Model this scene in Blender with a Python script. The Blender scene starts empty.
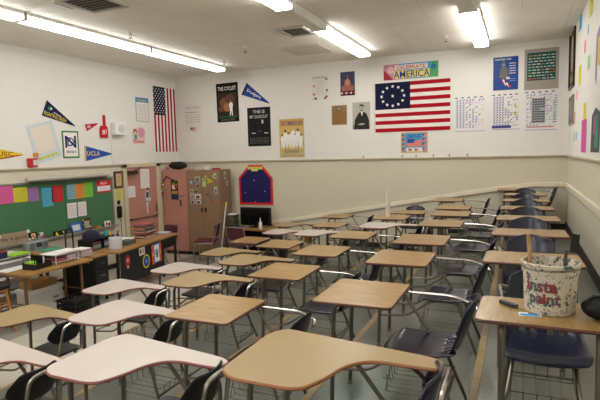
import bpy, bmesh, math, random
from mathutils import Vector, Matrix
random.seed(7)
PI = math.pi
COL = bpy.context.scene.collection
XW, XE, YN, YS, ZC = -7.6, 0.77, 10.0, -3.0, 4.13      # room faces: west, east, north, south, ceiling
EYE = 2.28

# ------------------------------------------------------------------ materials
def lin(c):
    if isinstance(c, str):
        c = c.lstrip('#'); c = [int(c[i:i+2], 16)/255 for i in (0, 2, 4)]
    return tuple(((v/12.92) if v <= .04045 else ((v+.055)/1.055)**2.4) for v in c) + (1,)
_M = {}
def nodes(name):
    m = bpy.data.materials.new(name); m.use_nodes = True
    nt = m.node_tree; b = nt.nodes['Principled BSDF']
    return m, nt, b
def flat(hexc, rough=.6, metal=0., var=.06, spec=.4, scale=6.):
    k = (hexc, rough, metal, var)
    if k in _M: return _M[k]
    m, nt, b = nodes('paint_' + hexc.strip('#'))
    c = lin(hexc)
    n = nt.nodes.new('ShaderNodeTexNoise'); n.inputs['Scale'].default_value = scale; n.inputs['Detail'].default_value = 3
    tc = nt.nodes.new('ShaderNodeTexCoord'); nt.links.new(tc.outputs['Object'], n.inputs['Vector'])
    mx = nt.nodes.new('ShaderNodeMix'); mx.data_type = 'RGBA'
    mx.inputs[6].default_value = tuple(v*(1-var) for v in c[:3]) + (1,)
    mx.inputs[7].default_value = tuple(min(1, v*(1+var)) for v in c[:3]) + (1,)
    nt.links.new(n.outputs['Fac'], mx.inputs[0]); nt.links.new(mx.outputs[2], b.inputs['Base Color'])
    b.inputs['Roughness'].default_value = rough; b.inputs['Metallic'].default_value = metal
    b.inputs['Specular IOR Level'].default_value = spec
    _M[k] = m; return m
def wood(name, c1, c2, scale=14., rough=.35, axis=1):
    if name in _M: return _M[name]
    m, nt, b = nodes(name)
    tc = nt.nodes.new('ShaderNodeTexCoord'); mp = nt.nodes.new('ShaderNodeMapping')
    s = [scale*.12]*3; s[axis] = scale; s[2] = scale*.12
    mp.inputs['Scale'].default_value = s
    nt.links.new(tc.outputs['Object'], mp.inputs['Vector'])
    n = nt.nodes.new('ShaderNodeTexNoise'); n.inputs['Scale'].default_value = 3.2; n.inputs['Detail'].default_value = 6
    n.inputs['Distortion'].default_value = .6
    nt.links.new(mp.outputs[0], n.inputs['Vector'])
    r = nt.nodes.new('ShaderNodeValToRGB')
    r.color_ramp.elements[0].position = .32; r.color_ramp.elements[0].color = lin(c2)
    r.color_ramp.elements[1].position = .62; r.color_ramp.elements[1].color = lin(c1)
    nt.links.new(n.outputs['Fac'], r.inputs[0]); nt.links.new(r.outputs[0], b.inputs['Base Color'])
    b.inputs['Roughness'].default_value = rough
    _M[name] = m; return m
def emis(name, col, strength):
    if name in _M: return _M[name]
    m, nt, b = nodes(name)
    b.inputs['Base Color'].default_value = (.9, .9, .9, 1)
    b.inputs['Emission Color'].default_value = col; b.inputs['Emission Strength'].default_value = strength
    _M[name] = m; return m
def block_wall():
    m, nt, b = nodes('painted_block')
    L = nt.links; g = nt.nodes.new('ShaderNodeNewGeometry'); sp = nt.nodes.new('ShaderNodeSeparateXYZ'); L.new(g.outputs['Position'], sp.inputs[0])
    ad = nt.nodes.new('ShaderNodeMath'); L.new(sp.outputs[0], ad.inputs[0]); L.new(sp.outputs[1], ad.inputs[1])
    cb = nt.nodes.new('ShaderNodeCombineXYZ'); L.new(ad.outputs[0], cb.inputs[0]); L.new(sp.outputs[2], cb.inputs[1])
    br = nt.nodes.new('ShaderNodeTexBrick'); L.new(cb.outputs[0], br.inputs['Vector'])
    br.inputs['Scale'].default_value = 1; br.inputs['Brick Width'].default_value = .41; br.inputs['Row Height'].default_value = .203
    br.inputs['Mortar Size'].default_value = .006; br.inputs['Mortar Smooth'].default_value = .6
    st = nt.nodes.new('ShaderNodeMath'); st.operation = 'GREATER_THAN'; st.inputs[1].default_value = 2.12; L.new(sp.outputs[2], st.inputs[0])
    up = nt.nodes.new('ShaderNodeMix'); up.data_type = 'RGBA'; L.new(br.outputs['Fac'], up.inputs[0])
    up.inputs[6].default_value = lin('#e2dfd8'); up.inputs[7].default_value = lin('#dddad2')
    n = nt.nodes.new('ShaderNodeTexNoise'); n.inputs['Scale'].default_value = 1.3; n.inputs['Detail'].default_value = 5; L.new(g.outputs['Position'], n.inputs['Vector'])
    lo = nt.nodes.new('ShaderNodeMix'); lo.data_type = 'RGBA'; L.new(n.outputs['Fac'], lo.inputs[0])
    lo.inputs[6].default_value = lin('#cbc4ad'); lo.inputs[7].default_value = lin('#d3ccb6')
    mx = nt.nodes.new('ShaderNodeMix'); mx.data_type = 'RGBA'; L.new(st.outputs[0], mx.inputs[0]); L.new(lo.outputs[2], mx.inputs[6]); L.new(up.outputs[2], mx.inputs[7])
    L.new(mx.outputs[2], b.inputs['Base Color'])
    bp = nt.nodes.new('ShaderNodeBump'); bp.inputs['Strength'].default_value = .2; bp.inputs['Distance'].default_value = .004; bp.invert = True
    ml = nt.nodes.new('ShaderNodeMath'); ml.operation = 'MULTIPLY'; L.new(br.outputs['Fac'], ml.inputs[0]); L.new(st.outputs[0], ml.inputs[1])
    L.new(ml.outputs[0], bp.inputs['Height']); L.new(bp.outputs[0], b.inputs['Normal'])
    b.inputs['Roughness'].default_value = .55
    return m
def tile_floor(name, ca, cb_, cm, bands=False, green=None, rough=.3):
    m, nt, b = nodes(name); L = nt.links
    g = nt.nodes.new('ShaderNodeNewGeometry')
    br = nt.nodes.new('ShaderNodeTexBrick'); L.new(g.outputs['Position'], br.inputs['Vector']); br.offset = 0
    br.inputs['Scale'].default_value = 1; br.inputs['Brick Width'].default_value = .305; br.inputs['Row Height'].default_value = .305
    br.inputs['Mortar Size'].default_value = .0022
    br.inputs['Color1'].default_value = lin(ca); br.inputs['Color2'].default_value = lin(cb_); br.inputs['Mortar'].default_value = lin(cm)
    n = nt.nodes.new('ShaderNodeTexNoise'); n.inputs['Scale'].default_value = 5; n.inputs['Detail'].default_value = 8; L.new(g.outputs['Position'], n.inputs['Vector'])
    hs = nt.nodes.new('ShaderNodeMix'); hs.data_type = 'RGBA'; hs.blend_type = 'MULTIPLY'; hs.inputs[0].default_value = .35
    L.new(br.outputs['Color'], hs.inputs[6]); L.new(n.outputs['Color'], hs.inputs[7])
    cr = nt.nodes.new('ShaderNodeMapRange'); cr.inputs['To Min'].default_value = .8; cr.inputs['To Max'].default_value = 1.15; L.new(n.outputs['Fac'], cr.inputs['Value'])
    L.new(cr.outputs[0], hs.inputs[7]); out = hs.outputs[2]
    sp = nt.nodes.new('ShaderNodeSeparateXYZ'); L.new(g.outputs['Position'], sp.inputs[0])
    if bands:
        cmp_ = nt.nodes.new('ShaderNodeMath'); cmp_.operation = 'COMPARE'; cmp_.inputs[1].default_value = -6.33; cmp_.inputs[2].default_value = .46; L.new(sp.outputs[0], cmp_.inputs[0])
        mx = nt.nodes.new('ShaderNodeMix'); mx.data_type = 'RGBA'; L.new(cmp_.outputs[0], mx.inputs[0]); L.new(out, mx.inputs[6]); mx.inputs[7].default_value = lin('#98948a'); out = mx.outputs[2]
    if green:
        n2 = nt.nodes.new('ShaderNodeTexNoise'); n2.inputs['Scale'].default_value = .9; n2.inputs['Detail'].default_value = 2; L.new(g.outputs['Position'], n2.inputs['Vector'])
        mr = nt.nodes.new('ShaderNodeMapRange'); mr.inputs['From Min'].default_value = .55; mr.inputs['From Max'].default_value = .68; L.new(n2.outputs['Fac'], mr.inputs['Value'])
        mx = nt.nodes.new('ShaderNodeMix'); mx.data_type = 'RGBA'; L.new(mr.outputs[0], mx.inputs[0]); L.new(out, mx.inputs[6]); mx.inputs[7].default_value = lin(green); out = mx.outputs[2]
    L.new(out, b.inputs['Base Color']); b.inputs['Roughness'].default_value = rough
    return m
def ceiling_mat():
    m, nt, b = nodes('ceiling_board'); L = nt.links
    g = nt.nodes.new('ShaderNodeNewGeometry')
    br = nt.nodes.new('ShaderNodeTexBrick'); L.new(g.outputs['Position'], br.inputs['Vector'])
    br.inputs['Scale'].default_value = 1; br.inputs['Brick Width'].default_value = 1.22; br.inputs['Row Height'].default_value = 1.9; br.inputs['Mortar Size'].default_value = .006
    br.inputs['Color1'].default_value = lin('#efeae0'); br.inputs['Color2'].default_value = lin('#f2ede3'); br.inputs['Mortar'].default_value = lin('#dbd5c9')
    n = nt.nodes.new('ShaderNodeTexNoise'); n.inputs['Scale'].default_value = 2.2; n.inputs['Detail'].default_value = 6; L.new(g.outputs['Position'], n.inputs['Vector'])
    mr = nt.nodes.new('ShaderNodeMapRange'); mr.inputs['To Min'].default_value = .9; mr.inputs['To Max'].default_value = 1.08; L.new(n.outputs['Fac'], mr.inputs['Value'])
    hs = nt.nodes.new('ShaderNodeMix'); hs.data_type = 'RGBA'; hs.blend_type = 'MULTIPLY'; hs.inputs[0].default_value = 1
    L.new(br.outputs['Color'], hs.inputs[6]); L.new(mr.outputs[0], hs.inputs[7]); L.new(hs.outputs[2], b.inputs['Base Color'])
    b.inputs['Roughness'].default_value = .7
    return m
CHROME = flat('#b9b4ac', .25, .95, .05)
STEEL = flat('#787469', .34, .8, .08)
BLACK = flat('#141414', .45); NAVY = flat('#1b1f31', .22, 0, .12, .5); BLACKP = flat('#17181a', .35)
WHITE = flat('#e8e6e1', .6); OAK = wood('oak_laminate', '#a28452', '#8b6a3b', 16, .3)
TANL = flat('#9c855b', .33, 0, .05); WHL = flat('#bdb2a8', .3, 0, .04, .5, 3); EDGEB = flat('#5a3326', .5); EDGER = flat('#8a5148', .5); EDGEW = flat('#9a6238', .4)
PINK = flat('#b98272', .5, 0, .05); BROWNC = flat('#8d7256', .5, 0, .06)
MAROON = flat('#5a2a35', .8, 0, .12, .3, 40)
PLY = wood('plywood', '#b98f58', '#9a713e', 12, .4)

# ------------------------------------------------------------------ mesh builder
class MB:
    def __init__(s): s.bm = bmesh.new()
    def _f(s, vs, mi):
        try:
            f = s.bm.faces.new(vs); f.material_index = mi; return f
        except ValueError: return None
    def box(s, x0, y0, z0, x1, y1, z1, mi=0, M=None):
        v = [s.bm.verts.new((M @ Vector(p)) if M else p) for p in ((x0,y0,z0),(x1,y0,z0),(x1,y1,z0),(x0,y1,z0),(x0,y0,z1),(x1,y0,z1),(x1,y1,z1),(x0,y1,z1))]
        for q in ((0,3,2,1),(4,5,6,7),(0,1,5,4),(1,2,6,5),(2,3,7,6),(3,0,4,7)): s._f([v[i] for i in q], mi)
        return s
    def prism(s, pts, z0, z1, top=0, side=None, M=None):
        side = top if side is None else side
        T = (lambda p: M @ Vector(p)) if M else Vector
        a = [s.bm.verts.new(T((p[0], p[1], z0))) for p in pts]; b = [s.bm.verts.new(T((p[0], p[1], z1))) for p in pts]
        n = len(pts); s._f(a[::-1], side); s._f(b, top)
        for i in range(n): s._f([a[i], a[(i+1)%n], b[(i+1)%n], b[i]], side)
        return s
    def tube(s, pts, r, n=8, mi=0, closed=False):
        P = [Vector(p) for p in pts]; rings = []; up = None
        for i, p in enumerate(P):
            if closed: t = P[(i+1)%len(P)] - P[i-1]
            else: t = (P[i+1]-p if i < len(P)-1 else p-P[i-1]).normalized() + (p-P[i-1] if i > 0 else P[1]-p).normalized()
            t = t.normalized()
            if up is None: up = t.cross(Vector((0,0,1))) if abs(t.z) < .9 else t.cross(Vector((1,0,0)))
            up = (up - t*up.dot(t)).normalized(); w = t.cross(up)
            rr = r[i] if isinstance(r, (list, tuple)) else r
            rings.append([s.bm.verts.new(p + (up*math.cos(2*PI*k/n) + w*math.sin(2*PI*k/n))*rr) for k in range(n)])
        m = len(rings)
        for i in range(m if closed else m-1):
            A, B = rings[i], rings[(i+1)%m]
            for k in range(n): s._f([A[k], A[(k+1)%n], B[(k+1)%n], B[k]], mi)
        if not closed: s._f(rings[0][::-1], mi); s._f(rings[-1], mi)
        return s
    def lathe(s, prof, c=(0,0,0), n=24, mi=0, M=None):
        rings = []
        for r, z in prof:
            rings.append([s.bm.verts.new((M @ Vector((r*math.cos(2*PI*k/n), r*math.sin(2*PI*k/n), z))) if M else (c[0]+r*math.cos(2*PI*k/n), c[1]+r*math.sin(2*PI*k/n), c[2]+z)) for k in range(n)])
        for A, B in zip(rings, rings[1:]):
            for k in range(n): s._f([A[k], A[(k+1)%n], B[(k+1)%n], B[k]], mi)
        s._f(rings[0][::-1], mi); s._f(rings[-1], mi)
        return s
    def ball(s, c, r, mi=0, sc=(1,1,1), u=12, v=8, jit=0):
        prof = []
        rows = [[s.bm.verts.new((c[0]+r*sc[0]*math.sin(PI*j/v)*math.cos(2*PI*i/u)*(1+random.uniform(-jit,jit)), c[1]+r*sc[1]*math.sin(PI*j/v)*math.sin(2*PI*i/u)*(1+random.uniform(-jit,jit)), c[2]+r*sc[2]*math.cos(PI*j/v))) for i in range(u)] for j in range(1, v)]
        t = s.bm.verts.new((c[0],c[1],c[2]+r*sc[2])); b = s.bm.verts.new((c[0],c[1],c[2]-r*sc[2]))
        for i in range(u):
            s._f([t, rows[0][i], rows[0][(i+1)%u]], mi); s._f([b, rows[-1][(i+1)%u], rows[-1][i]], mi)
            for A, B in zip(rows, rows[1:]): s._f([A[i], B[i], B[(i+1)%u], A[(i+1)%u]], mi)
        return s
    def grid(s, fn, nu, nv, mi=0, skip=None):
        V = [[s.bm.verts.new(fn(i/nu, j/nv)) for j in range(nv+1)] for i in range(nu+1)]
        for i in range(nu):
            for j in range(nv):
                if skip and skip(i, j): continue
                s._f([V[i][j], V[i+1][j], V[i+1][j+1], V[i][j+1]], mi)
        return s
    def build(s, name, mats, parent=None, smooth=True, bevel=0, solid=0, subsurf=0, M=None):
        if not isinstance(mats, (list, tuple)): mats = [mats]
        bmesh.ops.recalc_face_normals(s.bm, faces=s.bm.faces[:])
        if smooth:
            for f in s.bm.faces: f.smooth = True
            for e in s.bm.edges:
                if len(e.link_faces) == 2: e.smooth = e.calc_face_angle(0) < .7
        me = bpy.data.meshes.new(name); s.bm.to_mesh(me); s.bm.free()
        for m in mats: me.materials.append(m)
        o = bpy.data.objects.new(name, me); COL.objects.link(o)
        if parent is not None: o.parent = parent
        if M is not None: o.matrix_basis = M
        if solid:
            md = o.modifiers.new('thick', 'SOLIDIFY'); md.thickness = solid; md.offset = 0
        if subsurf:
            md = o.modifiers.new('sub', 'SUBSURF'); md.levels = subsurf; md.render_levels = subsurf
        if bevel:
            md = o.modifiers.new('bev', 'BEVEL'); md.width = bevel; md.segments = 2; md.limit_method = 'ANGLE'; md.angle_limit = .9
        return o
def fillet(pts, r=.04, n=4):
    P = [Vector(p) for p in pts]; out = [P[0]]
    for i in range(1, len(P)-1):
        a, b, c = P[i-1], P[i], P[i+1]; rr = min(r, (a-b).length*.45, (c-b).length*.45)
        p0 = b + (a-b).normalized()*rr; p1 = b + (c-b).normalized()*rr
        for k in range(n+1):
            t = k/n; out.append(p0*(1-t)**2 + b*2*t*(1-t) + p1*t*t)
    out.append(P[-1]); return out
def round2(pts, r=.04, n=4):
    m = len(pts); out = []
    rs = r if isinstance(r, (list, tuple)) else [r]*m
    for i in range(m):
        a, b, c = Vector(pts[i-1]), Vector(pts[i]), Vector(pts[(i+1)%m]); rr = min(rs[i], (a-b).length*.48, (c-b).length*.48)
        if rr < 1e-4: out.append(tuple(b)); continue
        p0 = b+(a-b).normalized()*rr; p1 = b+(c-b).normalized()*rr
        for k in range(n+1):
            t = k/n; out.append(tuple(p0*(1-t)**2+b*2*t*(1-t)+p1*t*t))
    return out
def tag(o, label, cat, group=None, kind=None):
    o['label'] = label; o['category'] = cat
    if group: o['group'] = group
    if kind: o['kind'] = kind
    return o
def thing(name, label, cat, loc=(0,0,0), rz=0, group=None):
    o = bpy.data.objects.new(name, None); COL.objects.link(o); o.empty_display_size = .1
    o.location = loc; o.rotation_euler = (0,0,rz)
    return tag(o, label, cat, group)
def struct(o):
    o['kind'] = 'structure'; return o
def dup(root):
    r = root.copy(); COL.objects.link(r)
    for ch in list(root.children):
        c = ch.copy(); COL.objects.link(c); c.parent = r
        for g in ch.children:
            d = g.copy(); COL.objects.link(d); d.parent = c
    return r

# ------------------------------------------------------------------ flat printed things (posters, papers, flags, signs)
BOLD = [.012]
def text_mesh(txt):
    cu = bpy.data.curves.new('t', 'FONT'); cu.body = txt; cu.resolution_u = 2; cu.fill_mode = 'FRONT' if hasattr(cu, 'fill_mode') else cu.fill_mode
    cu.dimensions = '2D'; cu.offset = BOLD[0]
    o = bpy.data.objects.new('t', cu); COL.objects.link(o)
    dg = bpy.context.evaluated_depsgraph_get(); dg.update()
    me = bpy.data.meshes.new_from_object(o.evaluated_get(dg))
    vs = [tuple(v.co[:2]) for v in me.vertices]; fs = [tuple(p.vertices) for p in me.polygons]
    bpy.data.objects.remove(o); bpy.data.curves.remove(cu); bpy.data.meshes.remove(me)
    return vs, fs
class Sheet:
    """a printed sheet: local x right, y up, z towards the room; one mesh with a slot per ink"""
    def __init__(s, w, h, base, th=.004, outline=None, rough=.6):
        s.w, s.h = w, h; s.mb = MB(); s.mats = []; s.th = th; s.k = 0; s.rough = rough
        bi = s.mi(base); 
        if outline: s.mb.prism(outline, 0, th, bi)
        else: s.mb.box(0, 0, 0, w, h, th, bi)
    def mi(s, c):
        m = c if not isinstance(c, str) else flat(c, s.rough, 0., .03, .15)
        if m not in s.mats: s.mats.append(m)
        return s.mats.index(m)
    def lay(s): s.k += 1; return s.th + .0003 + .00025*s.k
    def poly(s, pts, c, z=None):
        z = s.lay() if z is None else z
        s.mb._f([s.mb.bm.verts.new((p[0], p[1], z)) for p in pts], s.mi(c)); return s
    def rect(s, x0, y0, x1, y1, c, z=None): return s.poly([(x0,y0),(x1,y0),(x1,y1),(x0,y1)], c, z)
    def disc(s, x, y, r, c, n=14, ry=None): return s.poly([(x+r*math.cos(2*PI*k/n), y+(ry or r)*math.sin(2*PI*k/n)) for k in range(n)], c)
    def star(s, x, y, r, c, rot=0, z=None):
        return s.poly([(x+(r if k%2==0 else r*.42)*math.sin(rot+PI*k/5), y+(r if k%2==0 else r*.42)*math.cos(rot+PI*k/5)) for k in range(10)], c, z)
    def text(s, t, x0, y0, x1, y1, c, ang=0, skew=0):
        vs, fs = text_mesh(t)
        if not vs: return s
        ax, bx = min(v[0] for v in vs), max(v[0] for v in vs); ay, by = min(v[1] for v in vs), max(v[1] for v in vs)
        z = s.lay(); mi = s.mi(c); ca, sa = math.cos(ang), math.sin(ang); V = []
        for v in vs:
            u = (v[0]-ax)/(bx-ax)*(x1-x0); w = (v[1]-ay)/(by-ay)*(y1-y0)
            V.append(s.mb.bm.verts.new((x0+u*ca-w*sa+skew*w, y0+u*sa+w*ca, z)))
        for f in fs: s.mb._f([V[i] for i in f], mi)
        return s
    def lines(s, x0, y0, x1, y1, n, c, th=.35, seed=1, gap=.15):
        rnd = random.Random(seed); z = s.lay(); dy = (y1-y0)/n
        for i in range(n):
            y = y1-(i+.5)*dy; x = x0
            while x < x1-.002:
                L = rnd.uniform(.06, .22)*(x1-x0); e = min(x+L, x1)
                s.rect(x, y-dy*th/2, e, y+dy*th/2, c, z); x = e+(x1-x0)*gap*.2
        return s
    def done(s, name, M, parent=None, **kw): 
        bm = s.mb.bm
        me = bpy.data.meshes.new(name); 
        bm.to_mesh(me); bm.free()
        for m in s.mats: me.materials.append(m)
        o = bpy.data.objects.new(name, me); COL.objects.link(o)
        if parent is not None: o.parent = parent
        o.matrix_basis = M; return o
def frame_M(o, ex, ey):
    ex, ey = Vector(ex).normalized(), Vector(ey).normalized(); ez = ex.cross(ey)
    M = Matrix.Identity(4)
    for i in range(3): M[i][0], M[i][1], M[i][2], M[i][3] = ex[i], ey[i], ez[i], o[i]
    return M
def rot2(M, a): return M @ Matrix.Rotation(a, 4, 'Z')
def on_far(x, z, a=0): return rot2(frame_M((x, YN-.002, z), (1,0,0), (0,0,1)), a)
def on_left(y, z, a=0): return rot2(frame_M((XW+.002, y, z), (0,1,0), (0,0,1)), a)
def on_right(y, z, a=0): return rot2(frame_M((XE-.002, y, z), (0,-1,0), (0,0,1)), a)

# ================================================================== the room
wm = block_wall()
TE = [-.25, -1.31, -2.37, -3.43, -4.49]                       # west edges of the terraces
TF = [.80, .628, .456, .284, .112]                            # their floor heights
struct(MB().box(XW-.15, YS-.15, -.12, XE+.15, YN+.15, 0).build('floor', tile_floor('cream_tile', '#c6c1b3', '#bfb9aa', '#a8a292', bands=True, rough=.22)))
gt = tile_floor('grey_green_tile', '#75756b', '#6f7066', '#5b5b53', green='#637065', rough=.28)
for i, (x, z) in enumerate(zip(TE, TF)):
    east = XE if i == 0 else TE[i-1]
    struct(MB().box(x, YS, 0, east, YN, z-.004).build('floor', gt))
    struct(MB().box(x-.012, YS, z-.05, x+.045, YN, z).build('trim_%d' % (i+1), wood('tan_nosing', '#a08a62', '#8c764f', 6, .5), bevel=.006))
struct(MB().box(XW-.15, YN, 0, XE+.15, YN+.15, ZC).build('wall_far', wm))
struct(MB().box(XW-.15, YS, 0, XW, YN, ZC).build('wall_left', wm))
struct(MB().box(XE, YS, 0, XE+.15, YN, ZC).build('wall_right', wm))
struct(MB().box(XW-.15, YS-.15, 0, XE+.15, YS, ZC).build('wall_rear', wm))
cm = ceiling_mat()
struct(MB().box(XW-.15, YS-.15, ZC, XE+.15, YN+.15, ZC+.12).build('ceiling', cm))
railm = flat('#b9ab8d', .5)
struct(MB().box(XW, YN-.035, 2.095, XE, YN, 2.125).build('trim_7', railm, bevel=.006))
struct(MB().box(XW, YS, 2.095, XW+.035, YN-.035, 2.125).build('trim_8', railm, bevel=.006))
struct(MB().box(XE-.035, YS, 2.095, XE, YN-.035, 2.125).build('trim_9', railm, bevel=.006))
stripm = flat('#e2d8bf', .4)
M_ = frame_M((0, YN, 0), (1,0,0), (0,0,1))
struct(MB().prism([(-5.25,.66),(-5.25,.73),(-4.4,.87),(-3.4,1.045),(-2.2,1.25),(-1.0,1.455),(0,1.61),(.3,1.64),(XE-.04,1.64),(XE-.04,1.56),(.3,1.56),(0,1.53),(-1.0,1.375),(-2.2,1.17),(-3.4,.965),(-4.4,.79)], 0, .035, M=M_).build('trim_10', stripm, bevel=.006))
struct(MB().box(XE-.04, YS, 1.56, XE, YN, 1.64).build('trim_11', stripm, bevel=.006))
bbm = flat('#2a2823', .5)
struct(MB().box(XE-.012, YS, .80, XE, YN, .94).build('baseboard_right', bbm))
bb = MB()
for i, (x, z) in enumerate(zip(TE, TF)): bb.box(x+.05, YN-.012, z, (XE-.012 if i == 0 else TE[i-1]-.012), YN, z+.1)
struct(bb.build('baseboard_far', bbm))
struct(MB().box(XW, YS, 0, XW+.012, 8.05, .1).build('baseboard_left', bbm))
struct(MB().tube([(XW+.02, 7.83, 2.13), (XW+.02, 7.83, 2.74)], .012, 6).build('trim_6', WHITE))

# door on the left wall
d = bpy.data.objects.new('door_1', None); COL.objects.link(d); struct(d); d.location = (XW, 8.66, 0)
def dchild(mb, name, m, **k): return mb.build(name, m, d, **k)
dchild(MB().box(.002, -.47, .01, .03, .47, 2.04), 'door_leaf', PINK, bevel=.004)
dchild(MB().box(.002, -.57, 0, .05, -.47, 2.12).box(.002, .47, 0, .05, .60, 2.12).box(.002, -.57, 2.04, .05, .60, 2.12), 'door_frame', flat('#cabfa0', .45), bevel=.005)
dchild(MB().box(.045,-.44,.925,.06,.44,.945).box(.03,-.44,.91,.065,-.39,.96).box(.03,.38,.91,.065,.43,.96), 'push_bar', STEEL, bevel=.003)
dchild(MB().box(.03,.40,1.02,.045,.44,1.2), 'lock_plate', STEEL)
dchild(MB().box(.05, -.46, 1.90, .13, -.22, 1.98).tube([(.1,-.3,1.98),(.16,-.2,2.03),(.06,-.05,2.06)], .01, 6), 'door_closer', flat('#332d29', .4), bevel=.004)
def MD(y, z, a=0, off=.034): return rot2(frame_M((XW+off, y, z), (0,1,0), (0,0,1)), a)
s = Sheet(.28, .42, '#e9e6e0', .002); s.lines(.03, .03, .25, .38, 14, '#b9b6b0', .3, 3)
tag(s.done('paper_notice', MD(8.60, 1.58, -.03)), 'tall white notice taped at the top of the salmon door', 'paper')
s = Sheet(.25, .24, '#e2dedb', .002); s.lines(.03, .03, .22, .21, 8, '#b5b2c0', .3, 4)
tag(s.done('paper_notice', MD(8.17, 1.41)), 'square white notice near the hinge side of the salmon door', 'paper')
# cut-out of a ball player on the door (an outline figure of printed card)
s = Sheet(1, 1, '#c9c9cf', .003, outline=[(.06,0),(.11,.02),(.10,.14),(.12,.26),(.16,.30),(.20,.28),(.22,.33),(.16,.37),(.145,.45),(.13,.5),(.15,.55),(.12,.59),(.08,.58),(.07,.53),(.08,.50),(.03,.48),(.02,.38),(.05,.28),(.05,.15)])
s.disc(.11, .555, .035, '#5a2d22'); s.rect(.05, .36, .135, .48, '#3e465e'); s.rect(.055, .27, .12, .29, '#44485a')
tag(s.done('player_cutout', MD(8.70, 1.0)), 'small cut-out of a ball player in grey uniform on the door', 'cut-out')

# ================================================================== ceiling lights, vents, sprinklers
LENS = emis('lit_lens', (1, .985, .955, 1), 11)
LENSL = emis('dimmed_lit_lens', (1, .985, .955, 1), 7.8)  # weaker copy of the lit lens for the left row, tones down the left wall
LENSOFF = flat('#d8d4ca', .4)
def light(x, y0, y1, lit, label, w=.24):
    t = thing('ceiling_light', label, 'light', (x, (y0+y1)/2, ZC), 0, None)
    L = (y1-y0)/2
    MB().box(-w/2, -L, -.045, w/2, L, -.001).box(-w/2, -L, -.105, w/2, -L+.015, -.045).box(-w/2, L-.015, -.105, w/2, L, -.045).build('housing', WHITE, t, bevel=.004)
    pr = [(-w/2+.008,-.045),(-w/2+.010,-.08),(-w/2+.035,-.102),(w/2-.035,-.102),(w/2-.010,-.08),(w/2-.008,-.045)]
    mb = MB(); Mx = frame_M((0, 0, 0), (1,0,0), (0,0,1))
    mb.prism(pr, -(L-.016), L-.016, M=Mx)
    mb.build('lens' if lit else 'cover', (LENSL if x < -5 else LENS) if lit else WHITE, t)
    return t
for i, (a, b, wh) in enumerate([(6.98, 9.3, 'at the far end of the row nearest the chalkboard'), (4.62, 6.95, 'over the teacher tables, second of the left row'), (2.26, 4.59, 'third of the left row from the far wall'), (-.1, 2.23, 'fourth of the left row from the far wall'), (-2.5, -.13, 'of the left row, nearest the rear wall')]):
    light(-5.86, a, b, True, 'long lit fluorescent fixture ' + wh)
for a, b, lit, l in [(6.98, 9.28, True, 'lit fluorescent fixture in the middle row, nearest the far wall'), (5.82, 6.95, False, 'short unlit white fixture box in the middle row'), (3.45, 5.79, True, 'lit fluorescent fixture at the top edge in the middle row'), (1.1, 3.42, True, 'lit fluorescent fixture of the middle row above the desks, beyond the frame'), (-2.2, .9, True, 'lit fluorescent fixture of the middle row near the rear wall')]:
    light(-2.70, a, b, lit, l)
for a, b, lit, l in [(7.0, 9.48, True, 'lit fluorescent fixture in the right row, nearest the far wall'), (4.6, 6.97, False, 'unlit white fixture box at the top edge in the right row'), (2.2, 4.57, True, 'lit fluorescent fixture in the right row over the top terrace'), (-2.4, 0.0, True, 'lit fluorescent fixture in the right row near the rear wall')]:
    light(-.64, a, b, lit, l)
def vent(x, y, w, h, label, dark=True):
    t = thing('ceiling_vent', label, 'vent', (x, y, ZC))
    MB().box(-w/2-.05, -h/2-.05, -.02, w/2+.05, -h/2, -.001).box(-w/2-.05, h/2, -.02, w/2+.05, h/2+.05, -.001).box(-w/2-.05, -h/2, -.02, -w/2, h/2, -.001).box(w/2, -h/2, -.02, w/2+.05, h/2, -.001).build('frame', flat('#b8b2a6', .5), t)
    m = MB(); n = 7
    for k in range(n):
        y_ = -h/2+(k+.5)*h/n
        m.box(-w/2, y_-.016, -.016, w/2, y_+.002, -.010)
    m.build('louvre', flat('#6e6558', .5), t)
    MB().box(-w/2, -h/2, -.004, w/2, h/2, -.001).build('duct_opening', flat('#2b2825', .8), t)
vent(-4.72, 4.72, .5, .5, 'square dark louvred ceiling vent at the top edge, left of centre')
vent(-3.16, 7.22, .34, .46, 'dark louvred ceiling vent beside the middle light row')
tag(MB().box(-5.62, 4.5, ZC-.012, -5.12, 4.78, ZC-.001).build('ceiling_panel', flat('#e2ded5', .5)), 'small white access panel in the ceiling at upper left', 'panel')
tag(MB().box(-3.95, 8.2, ZC-.01, -3.2, 9.0, ZC-.001).build('ceiling_panel', flat('#d4cfc3', .6)), 'faint square patch panel in the ceiling near the far wall', 'panel')
def sprinkler(x, y, label):
    t = thing('sprinkler', label, 'sprinkler', (x, y, ZC), 0, None)
    MB().lathe([(.045,-.001),(.045,-.008),(.02,-.02),(.012,-.05)], n=12).build('base', WHITE, t)
    MB().tube([(-.012,0,-.04),(-.02,0,-.075),(0,0,-.1),(.02,0,-.075),(.012,0,-.04)], .004, 6).lathe([(.028,-.102),(.028,-.106)], n=10).build('head', flat('#4a4036', .4, .6), t)
sprinkler(-5.32, 6.0, 'sprinkler head above the left light row, nearest the camera')
sprinkler(-5.35, 8.63, 'sprinkler head beside the far end of the left light row')
sprinkler(-4.39, 7.78, 'small sprinkler head out in the middle of the ceiling')
sprinkler(-1.14, 8.68, 'sprinkler head just left of the right light row')

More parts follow.
